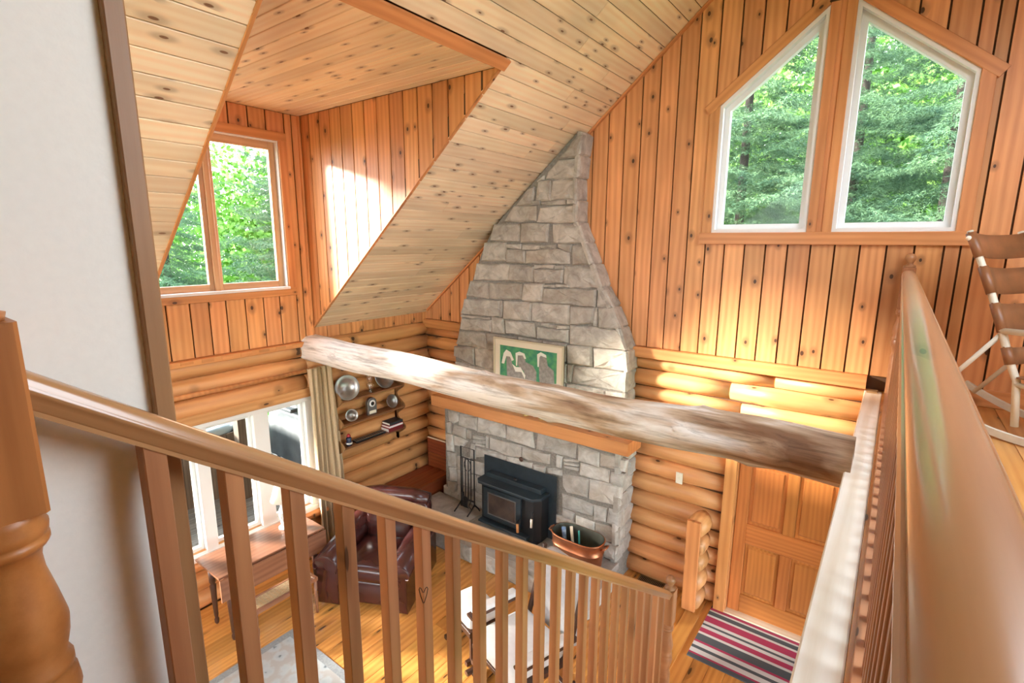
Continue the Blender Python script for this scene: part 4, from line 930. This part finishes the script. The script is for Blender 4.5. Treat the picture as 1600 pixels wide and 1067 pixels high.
arch = [(-.07, 0)]+[(-.07*math.cos(a), .15+.07*math.sin(a)) for a in [i*math.pi/12 for i in range(13)]]+[(.07, 0)]
prism('case', arch, (.15, -1.16, 1.545), (0, 1, 0), (0, 0, 1), (1, 0, 0), .045, PEWTER, ck, .004)
lathe('dial', [(.045, 0), (.047, .004), (.03, .005), (.001, .004)], WHITE, ck, T(.196, -1.16, 1.69)@RY(90), 20); lathe('dial_centre', [(.026, 0), (.024, .004), (.001, .005)], BLACK, ck, T(.2, -1.16, 1.69)@RY(90), 16)
box('name_plate', .196, .2, -1.21, -1.11, 1.56, 1.60, IV, ck)
PAPER = plain('book_pages', (.82, .78, .70), .8)
for i, (c, z, lab) in enumerate((((.16, .012, .015), 1.25, 'thick dark red book at the bottom of the stack on the low shelf'), ((.45, .03, .05), 1.30, 'thin red book in the middle of the stack on the low shelf'), ((.03, .03, .035), 1.335, 'black book on top of the stack on the low shelf'))):
    h = (.05, .034, .036)[i]; bk = wroot('book', (.165, -.83, z), lab, 'book', 'books stacked on the shelf'); cm = plain('book_cover_%d' % i, c, .5)
    y0, y1 = -.96+.01*i, -.72
    box('cover', .09, .25, y0, y1, z, z+.005, cm, bk); box('cover', .09, .25, y0, y1, z+h-.006, z+h-.001, cm, bk); box('spine', .245, .25, y0, y1, z+.005, z+h-.006, cm if i != 1 else WHITE, bk); box('pages', .095, .244, y0+.004, y1-.004, z+.005, z+h-.006, PAPER, bk)
tr = wroot('model_train', (.17, -1.2, 1.25), 'long low black ornament lying on the low shelf beside the books', 'ornament')
box('body', .13, .22, -1.44, -.99, 1.25, 1.268, BLACK, tr, .004)
for s in (.14, .21): box('rail', s-.004, s+.004, -1.44, -.99, 1.268, 1.276, PEWTER, tr, .001)
for i in range(14): box('tie', .138, .212, -1.43+i*.032, -1.42+i*.032, 1.268, 1.271, PEWTER, tr, .001)
fg = wroot('figurine', (.19, -1.53, 1.25), 'small dark red and blue figurine at the left end of the low shelf', 'figurine')
NAVY = plain('navy_glaze', (.02, .03, .07), .2); REDG = plain('red_glaze', (.4, .02, .03), .3)
lathe('body', [(.035, 0), (.04, .02), (.03, .06), (.034, .09), (.02, .11)], NAVY, fg, T(.19, -1.53, 1.25), 18); lathe('cap', [(.022, .11), (.026, .12), (.018, .14), (.001, .15)], REDG, fg, T(.19, -1.53, 1.25), 16); lathe('collar', [(.041, .02), (.043, .03), (.038, .04)], WHITE, fg, T(.19, -1.53, 1.25), 18)
# ---- leather armchair
ac = empty('leather_armchair', (1.17, -1.90, 0), math.radians(26), 'oxblood leather club armchair with rolled arms beside the curtain', 'armchair')
rbox('base', 0, .0, .19, .88, .82, .26, .03, LEATH, ac)
rbox('seat_cushion', 0, -.10, .385, .54, .66, .17, .06, LEATH, ac, bulge=.035)
def armp(s):
    pts = [(-.13, .05), (.10, .05), (.10, .47)]+[(.0+.135*math.cos(a), .505+.115*math.sin(a)) for a in [math.radians(t) for t in range(-20, 215, 16)]]+[(-.13, .44)]
    bm = bmesh.new(); n_ = len(pts); ys_ = [-.46, -.45, .0, .36, .42]; rg_ = []
    for q, y in enumerate(ys_):
        k = .93 if q == 0 else 1; dz = -.03 if q < 2 else (0 if q < 3 else .02)
        rg_.append([bm.verts.new((s*(.385+px*k), y, .3+(pz-.3)*k+dz*(pz/.6))) for px, pz in pts])
    for a, b in zip(rg_[:-1], rg_[1:]):
        for i in range(n_): bm.faces.new((a[i], a[(i+1) % n_], b[(i+1) % n_], b[i]))
    bm.faces.new(rg_[0]); bm.faces.new(rg_[-1])
    bmesh.ops.recalc_face_normals(bm, faces=bm.faces)
    o = fromb('arm', bm, LEATH, ac, None, True)
    tubes('piping', [([(s*(.385+px*.95), -.461, .3+(pz-.3)*.95-.03*(pz/.6)) for px, pz in pts[2:]], .006)], LEATH, o)
armp(1); armp(-1)
rbox('back_frame', 0, .36, .48, .84, .20, .78, .08, LEATH, ac, M=RX(-8))
rbox('back_cushion', 0, .20, .64, .56, .20, .44, .085, LEATH, ac, M=RX(-10))
tube('top_roll', [(-.40, .47, .80), (-.2, .475, .825), (.2, .475, .825), (.40, .47, .80)], [.08, .092, .092, .08], LEATH, ac, 16)
for a in (-1, 1):
    for b in (-.36, .34): lathe('foot', [(.025, 0), (.035, .03), (.03, .065)], DARKW, ac, T(a*.38, b, 0), 12)
# ---- white glider and its footstool
CUSH = plain('white_cushion', (.80, .79, .78), .9, noise=.06, ns=30); GREYC = plain('grey_white_plush', (.56, .56, .58), .95, noise=.12, ns=40)
gl = empty('glider_chair', (3.17, -2.03, 0), math.radians(-17.5), 'white cushioned glider chair with dark wooden arms behind the balusters', 'chair')
rbox('seat_cushion', 0, -.05, .42, .56, .56, .16, .06, CUSH, gl, bulge=.03)
rbox('back_cushion', 0, .30, .74, .56, .17, .66, .075, GREYC, gl, M=RX(-10))
for s in (-1, 1):
    rbox('arm_pad', s*.34, -.06, .61, .09, .46, .05, .02, CUSH, gl); box('arm', s*.34-.045, s*.34+.045, -.32, .26, .56, .588, DARKW, gl, .01)
    for yy in (-.26, .2): box('arm_post', s*.34-.018, s*.34+.018, yy-.018, yy+.018, .12, .56, DARKW, gl)
    box('runner', s*.34-.025, s*.34+.025, -.36, .34, .02, .06, DARKW, gl, .01); box('lower_rail', s*.34-.018, s*.34+.018, -.3, .28, .1, .14, DARKW, gl)
for yy in (-.3, .26): box('cross_rail', -.34, .34, yy-.02, yy+.02, .02, .05, DARKW, gl)
box('seat_frame', -.3, .3, -.32, .24, .30, .34, DARKW, gl)
for s in (-1, 1): plank('back_post', (s*.27, .24, .3), (s*.27, .44, 1.02), .04, .03, (1, 0, 0), DARKW, gl)
ot = empty('footstool', (2.53, -1.93, 0), math.radians(-17.5), 'white cushioned footstool with dark wooden frame beside the glider', 'footstool')
rbox('cushion', 0, 0, .385, .42, .34, .12, .05, CUSH, ot, bulge=.025); box('seat_frame', -.21, .21, -.17, .17, .27, .325, DARKW, ot)
for s in (-1, 1):
    box('runner', s*.19-.02, s*.19+.02, -.2, .2, .0, .04, DARKW, ot)
    for yy in (-.14, .14): box('leg', s*.19-.015, s*.19+.015, yy-.015, yy+.015, .04, .27, DARKW, ot)
# ---- rocking chair in the loft
BONE = plain('bone_paint', (.80, .72, .56), .45, noise=.15, ns=12); STRAP = plain('brown_strap_leather', (.32, .125, .05), .4, noise=.45, ns=7, c2=(.17, .075, .03))
rk = empty('rocking_chair', (6.235, -.72, 2.5), math.radians(56), 'pale framed rocking chair with brown leather strap back in the loft', 'rocking chair')
W2 = .26
def bp(z): return .16+(z-.40)*.36+.10*max(0, (z-.7))**1.5
for s in (-1, 1):
    bp_o = tube('back_post', [(s*(W2-.02), .12, .10), (s*(W2-.015), .15, .38)]+[(s*W2, bp(z), z) for z in (.5, .7, .9, 1.1, 1.28)], [.02, .02, .021, .021, .02, .019, .017], BONE, rk, 12)
    lathe('post_knob', [(.016, 0), (.02, .01), (.012, .03), (.001, .035)], LEDGE, bp_o, T(s*(W2+.005), bp(1.25)+.0, 1.235)@RY(s*90), 12)
    tube('arm', [(s*(W2+.01), bp(.68)+.0, .675), (s*(W2+.03), -.05, .685), (s*(W2+.03), -.34, .69)], [.018, .022, .021], BONE, rk, 12)
    tube('front_post', [(s*(W2+.02), -.24, .085), (s*(W2+.025), -.26, .67)], .022, BONE, rk, 12)
    tube('arm_spindle', [(s*(W2+.01), -.08, .40), (s*(W2+.025), -.08, .68)], .016, BONE, rk, 10)
    tube('side_rung', [(s*(W2+.01), -.25, .34), (s*(W2-.01), .15, .36)], .016, BONE, rk, 10)
    tube('strut', [(s*(W2), bp(.66), .66), (s*(W2), .62, .13)], .015, BONE, rk, 10)
    V = []; F = []; n_ = 18
    for i in range(n_+1):
        yy = -.52+1.2*i/n_; zc = .03+.16*((yy-.05)/.65)**2; xx = s*(W2+.01)
        V += [(xx-.014, yy, zc-.022), (xx+.014, yy, zc-.022), (xx+.014, yy, zc+.022), (xx-.014, yy, zc+.022)]
    for i in range(n_): F += [(i*4+k, i*4+(k+1) % 4, i*4+4+(k+1) % 4, i*4+4+k) for k in range(4)]
    mk('rocker', V, F+[(3, 2, 1, 0), tuple(n_*4+k for k in range(4))], BONE, rk)
for z in (.2, .40): tube('cross_rung', [(-W2, -.25, z), (W2, -.25, z)], .016, BONE, rk, 10)
for z0, z1 in ((1.12, 1.27), (.90, 1.06), (.67, .84), (.48, .58)):
    V = []; F = []; n_ = 16
    for i in range(n_+1):
        a = -1+2*i/n_; sag = .05*(1-a*a); wr = .03 if abs(a) > .99 else 0
        for z in (z0, (z0+z1)/2, z1): zz_ = z-sag*.35; V.append((a*(W2+.024), bp(zz_)+sag-.025+wr, zz_))
    for i in range(n_): F += [(i*3, i*3+1, i*3+4, i*3+3), (i*3+1, i*3+2, i*3+5, i*3+4)]
    o = mk('back_strap', V, F, STRAP, rk, None, True); o.modifiers.new('t', 'SOLIDIFY').thickness = .006
    for s in (-1, 1): tube('strap_loop', [(s*W2, bp(z), z) for z in (z0-.004, (z0+z1)/2-.004, z1-.004)], .0275, STRAP, o, 14)
for i in range(4): rbox('seat_strap', 0, -.2+i*.1, .405-.012*(1 if 0 < i < 3 else 0), 2*W2+.03, .085, .012, .005, STRAP, rk)

# ================================================================ OUTDOORS
GRASS = plain('lawn_grass', (.10, .24, .035), .95, noise=.5, ns=3, c2=(.06, .16, .025))
g = struct(box('ground', -60, 60, -60, 70, -1.2, -.75, GRASS, None, 0))
dk = sroot('deck_floor'); box('deck_frame', -4.7, -.22, -6.5, 2.2, -.4, -.13, SKIRTW, dk)
x = -4.7
while x < -.26: box('deck_board', x+.003, x+.139, -6.5, 2.2, -.13, -.10, DECKW, dk); x += .142
struct(box('deck_shade_roof', -3.3, -.21, -6.5, 2.2, 2.42, 2.52, SKIRTW, None, .004))  # unseen roof, suggested by the post, added to shade the deck
dr_ = wroot('deck_railing', (-4.6, -2, -.1), 'dark metal picket railing along the outer deck edge', 'railing')
for z in (.0, .85): box('rail', -4.62, -4.58, -6.4, 2.1, z, z+.04, BLACK, dr_)
for i in range(60): yy = -6.3+i*.14; box('picket', -4.608, -4.592, yy-.006, yy+.006, .04, .85, BLACK, dr_, .001)
pp = tag(box('porch_post', -2.26, -2.11, -1.78, -1.62, -.1, 2.42, SKIRTW), 'rough brown porch post outside the lower window', 'post')
# hot tub
ht = wroot('hot_tub', (-3.4, -2.5, -.1), 'wood skirted hot tub with pale blue shell on the deck', 'hot tub')
TUBX0, TUBX1, TUBY0, TUBY1 = -4.45, -2.45, -3.5, -1.5
for i in range(13):
    yy = TUBY0+i*(TUBY1-TUBY0)/13; wv = (TUBY1-TUBY0)/13
    for xx in (TUBX0, TUBX1-.03): box('skirt_board', xx, xx+.03, yy+.002, yy+wv-.002, -.1, .86, SKIRTW, ht)
for i in range(13):
    xx = TUBX0+.03+i*(TUBX1-TUBX0-.06)/13; wv = (TUBX1-TUBX0-.06)/13
    for yy in (TUBY0, TUBY1-.03): box('skirt_board', xx+.002, xx+wv-.002, yy, yy+.03, -.1, .86, SKIRTW, ht)
SHELLM = plain('acrylic_shell', (.34, .42, .45), .25)
V = []; F = []; cx_, cy_ = (TUBX0+TUBX1)/2, (TUBY0+TUBY1)/2; hx, hy = (TUBX1-TUBX0)/2, (TUBY1-TUBY0)/2; sg = 40
for k, z in ((1.03, .84), (1.05, .91), (1.0, .97), (.86, .95), (.80, .74), (.62, .66), (.55, .3), (.3, .25)):
    for i in range(sg):
        a = 2*math.pi*i/sg; ca, sa = math.cos(a), math.sin(a); V.append((cx_+hx*k*math.copysign(abs(ca)**.55, ca), cy_+hy*k*math.copysign(abs(sa)**.55, sa), z))
for k in range(7): F += [(k*sg+i, k*sg+(i+1) % sg, (k+1)*sg+(i+1) % sg, (k+1)*sg+i) for i in range(sg)]
F.append(tuple(range(7*sg, 8*sg)))
mk('shell', V, F, SHELLM, ht, None, True)
WAT = plain('tub_water', (.12, .32, .35), .05); V = [(cx_+hx*.83*math.copysign(abs(math.cos(t))**.55, math.cos(t)), cy_+hy*.83*math.copysign(abs(math.sin(t))**.55, math.sin(t)), .84) for t in [2*math.pi*i/sg for i in range(sg)]]
mk('water', V, [tuple(range(sg))], WAT, ht)
# covered barbecue
bq = wroot('covered_barbecue', (-2.2, -.7, -.1), 'barbecue under a dark grey vinyl cover on the deck', 'barbecue')
COVER = plain('grey_vinyl_cover', (.035, .045, .05), .5, noise=.55, ns=4, bump=.5, c2=(.09, .11, .12))
V = []; F = []; lv = [(1.0, .22, 1), (1.02, .5, 1), (.97, .85, .98), (.82, .9, .9), (.60, .98, .95), (.55, 1.12, .8), (.46, 1.2, .5), (.3, 1.22, .3)]; sg = 44; qr = random.Random(2)
for ksx, z, ksy in lv:
    for i in range(sg):
        a = 2*math.pi*i/sg; ca, sa = math.cos(a), math.sin(a); j = 1+qr.uniform(-.025, .025)
        V.append((-2.2+.72*ksx*j*math.copysign(abs(ca)**.4, ca), -.68+.33*ksy*j*math.copysign(abs(sa)**.4, sa), z+qr.uniform(-.012, .012)-.02*math.sin(5*a)))
for k in range(len(lv)-1): F += [(k*sg+i, k*sg+(i+1) % sg, (k+1)*sg+(i+1) % sg, (k+1)*sg+i) for i in range(sg)]
F.append(tuple(range((len(lv)-1)*sg, len(lv)*sg)))
mk('cover', V, F, COVER, bq, None, True)
box('cart_shelf', -2.75, -1.65, -.93, -.43, .02, .05, BLACK, bq); box('cover_hem', -2.9, -1.5, -1.035, -1.02, .205, .225, PEWTER, bq)
for xx in (-2.7, -1.7):
    for yy in (-.9, -.46): box('leg', xx-.02, xx+.02, yy-.02, yy+.02, -.1, .3, BLACK, bq)
rbox('handle_bag', -2.12, -.95, 1.10, .34, .2, .06, .02, COVER, bq)
# ---- trees
NEED = plain('spruce_needles', (.12, .225, .095), .7, noise=.7, ns=3, c2=(.025, .08, .042)); NEED2 = plain('bright_leaves', (.30, .52, .10), .7, noise=.5, ns=2, c2=(.14, .34, .06))
BARK = plain('spruce_bark', (.055, .045, .038), .95, noise=.4, ns=10)
def mesh_tris(name, V, mat):
    V = np.asarray(V, dtype=np.float32).reshape(-1, 3); n = len(V); me = bpy.data.meshes.new(name)
    me.vertices.add(n); me.vertices.foreach_set('co', V.ravel()); me.loops.add(n); me.loops.foreach_set('vertex_index', np.arange(n, dtype=np.int32))
    me.polygons.add(n//3); me.polygons.foreach_set('loop_start', np.arange(0, n, 3, dtype=np.int32)); me.update(calc_edges=True); me.materials.append(mat); return me
rng = np.random.default_rng(4)
def needles(p0, p1, n, ln, wd):
    """n thin needle triangles along each segment p0[i]-p1[i]"""
    m = len(p0); t = rng.random((m, n, 1)); ax = (p1-p0); l = np.linalg.norm(ax, axis=1, keepdims=True); ax = ax/l
    P = p0[:, None]+(p1-p0)[:, None]*t; d = rng.normal(size=(m, n, 3)); d[..., 2] *= .6; d -= (d*ax[:, None]).sum(-1, keepdims=True)*ax[:, None]; d /= np.linalg.norm(d, axis=-1, keepdims=True)
    d = d*.8+ax[:, None]*.75; s = np.cross(d, rng.normal(size=(m, n, 3))); s /= np.linalg.norm(s, axis=-1, keepdims=True)
    tri = np.stack([P-s*wd/2, P+s*wd/2, P+d*ln*rng.uniform(.7, 1.2, (m, n, 1))], 2); return tri.reshape(-1, 3, 3)
def branch(seed):
    r = np.random.default_rng(seed); L_ = 2.0; p0 = []; p1 = []
    def pos(t): return np.array([L_*t, 0, -.32*math.sin(t*2.2)+.18*t*t])
    ts = np.linspace(0, 1, 10)
    for a, b in zip(ts[:-1], ts[1:]): p0.append(pos(a)); p1.append(pos(b))
    for t in np.linspace(.03, .98, 28):
        for s in (-1, 1):
            ln = (1.05-t)*.62*r.uniform(.7, 1.1)+.10; a = math.radians(r.uniform(42, 62)); q = pos(t); e = q+np.array([math.cos(a)*ln, s*math.sin(a)*ln, -ln*r.uniform(.15, .5)])
            p0.append(q); p1.append(e)
            for u in np.linspace(.3, .85, max(1, int(ln/.13))):
                m = q+(e-q)*u; l2 = (1-u)*ln*.55+.05; b = a+r.choice((-1, 1))*.8; p0.append(m); p1.append(m+np.array([math.cos(b)*l2, s*math.sin(b)*l2, -l2*r.uniform(.2, .6)]))
    return np.array(p0), np.array(p1)
BR = []
for s in range(5):
    a, b = branch(s); BR.append(needles(a, b, 14, .055, .009))
def spruce_mesh(H, R, seed, z0=1.0):
    r = np.random.default_rng(seed); out = []; z = z0; a0 = 0
    while z < H-.3:
        k = 7 if z < H*.8 else 5
        for i in range(k):
            L_ = R*(1-z/H)**.75*r.uniform(.75, 1.1)+.15; sc_ = L_/2.0; an = a0+i*2*math.pi/k+r.uniform(-.25, .25); tl = r.uniform(-.15, .2)
            B = BR[r.integers(5)]; ca, sa = math.cos(an), math.sin(an)
            if sc_ < .7: B = B[r.random(len(B)) < max(.35, sc_*1.3)]
            x = B[..., 0]*sc_; y = B[..., 1]*sc_*1.1; zz = B[..., 2]*sc_; x, zz = x*math.cos(tl)-zz*math.sin(tl), x*math.sin(tl)+zz*math.cos(tl)
            out.append(np.stack([x*ca-y*sa, x*sa+y*ca, zz+z+r.uniform(-.1, .1)], -1))
        a0 += .5; z += .34*(.75+.5*r.random())
    return np.concatenate(out)
SM = [mesh_tris('spruce_foliage', spruce_mesh(13, 2.7, 21), NEED), mesh_tris('spruce_foliage', spruce_mesh(11, 2.3, 22), NEED)]
def spruce(x, y, v, rz, sc_, label):
    H = (13, 11)[v]; e = empty('spruce_tree', (x, y, -.8), rz, label, 'tree', 'spruce trees around the house')
    share('foliage', SM[v], e, Matrix.Scale(sc_, 4)); lathe('trunk', [(.11*sc_, 0), (.08*sc_, H*.3*sc_), (.045*sc_, H*.75*sc_), (.01, H*.97*sc_)], BARK, e, None, 10)
for a in ((3.05, 4.4, 0, 0, 1.0, 'dark spruce filling the left gable window'), (5.75, 4.9, 1, 1, 1.12, 'tall spruce in the middle of the right gable window'),
          (4.4, 7.6, 0, 2, 1.1, 'spruce standing back between the two gable windows'), (7.7, 7.3, 1, 3, 1.15, 'spruce at the right edge of the right gable window'), (1.2, 8.2, 1, 4, 1.1, 'spruce farthest left beyond the gable'),
          (-9.5, .2, 1, 5, 1.0, 'spruce outside the dormer window on its right'), (-11.5, -2.2, 0, 2.4, .9, 'spruce outside the dormer window on its left'), (-11.0, 4.6, 0, 1.2, 1.0, 'spruce far behind the dormer window beside the house corner')): spruce(*a)
def leafy(x, y, z0, R, Hh, n, label, mat=NEED2, nm='leafy_tree', trunk=True, leaf=.1, cat='tree'):
    e = empty(nm, (x, y, -.8), 0, label, cat)
    P = rng.normal(size=(n, 3)); P /= np.linalg.norm(P, axis=1, keepdims=True); rad = rng.random((n, 1))**.4; P = P*rad*np.array([R, R, Hh/2])+np.array([0, 0, z0+Hh/2])
    P += .25*R*np.sin(P[:, [1, 2, 0]]*2.5/R)
    d = rng.normal(size=(n, 3)); d /= np.linalg.norm(d, axis=1, keepdims=True); s = np.cross(d, rng.normal(size=(n, 3))); s /= np.linalg.norm(s, axis=1, keepdims=True)
    a, b, c, q = P-d*leaf*.5, P+s*leaf*.35, P+d*leaf*.5, P-s*leaf*.35
    me = mesh_tris('foliage', np.stack([a, b, c, a, c, q], 1), mat); share('foliage', me, e, Matrix.Identity(4))
    if trunk: lathe('trunk', [(.14, 0), (.1, z0+Hh*.3), (.03, z0+Hh*.8)], BARK, e, None, 10)
    return e
leafy(1.5, 14, 1, 4, 10, 30000, 'bright green leafy tree far behind the left gable window', leaf=.22); leafy(7, 15, 1, 4.5, 10, 32000, 'bright green leafy tree far behind the right gable window', leaf=.22)
leafy(4.3, 18, 1, 4, 9, 22000, 'bright green leafy tree farthest back behind the gable mullion', leaf=.24)
leafy(-16, 6, .5, 4.5, 7, 24000, 'leafy tree far beyond the deck', leaf=.22)
sh_ = leafy(-6.2, -.3, .2, .9, 1.7, 5000, 'leafy garden shrub with purple blossoms beyond the hot tub', nm='flowering_shrub', trunk=False, leaf=.07, cat='shrub')
PUR = plain('purple_petal', (.22, .10, .50), .6)
P = rng.normal(size=(700, 3))*np.array([.5, .5, .28])+np.array([0, 0, 1.45]); d = rng.normal(size=(700, 3))*.035; s = rng.normal(size=(700, 3))*.03
share('blossoms', mesh_tris('blossoms', np.stack([P-d, P+s, P+d], 1), PUR), sh_, Matrix.Identity(4))
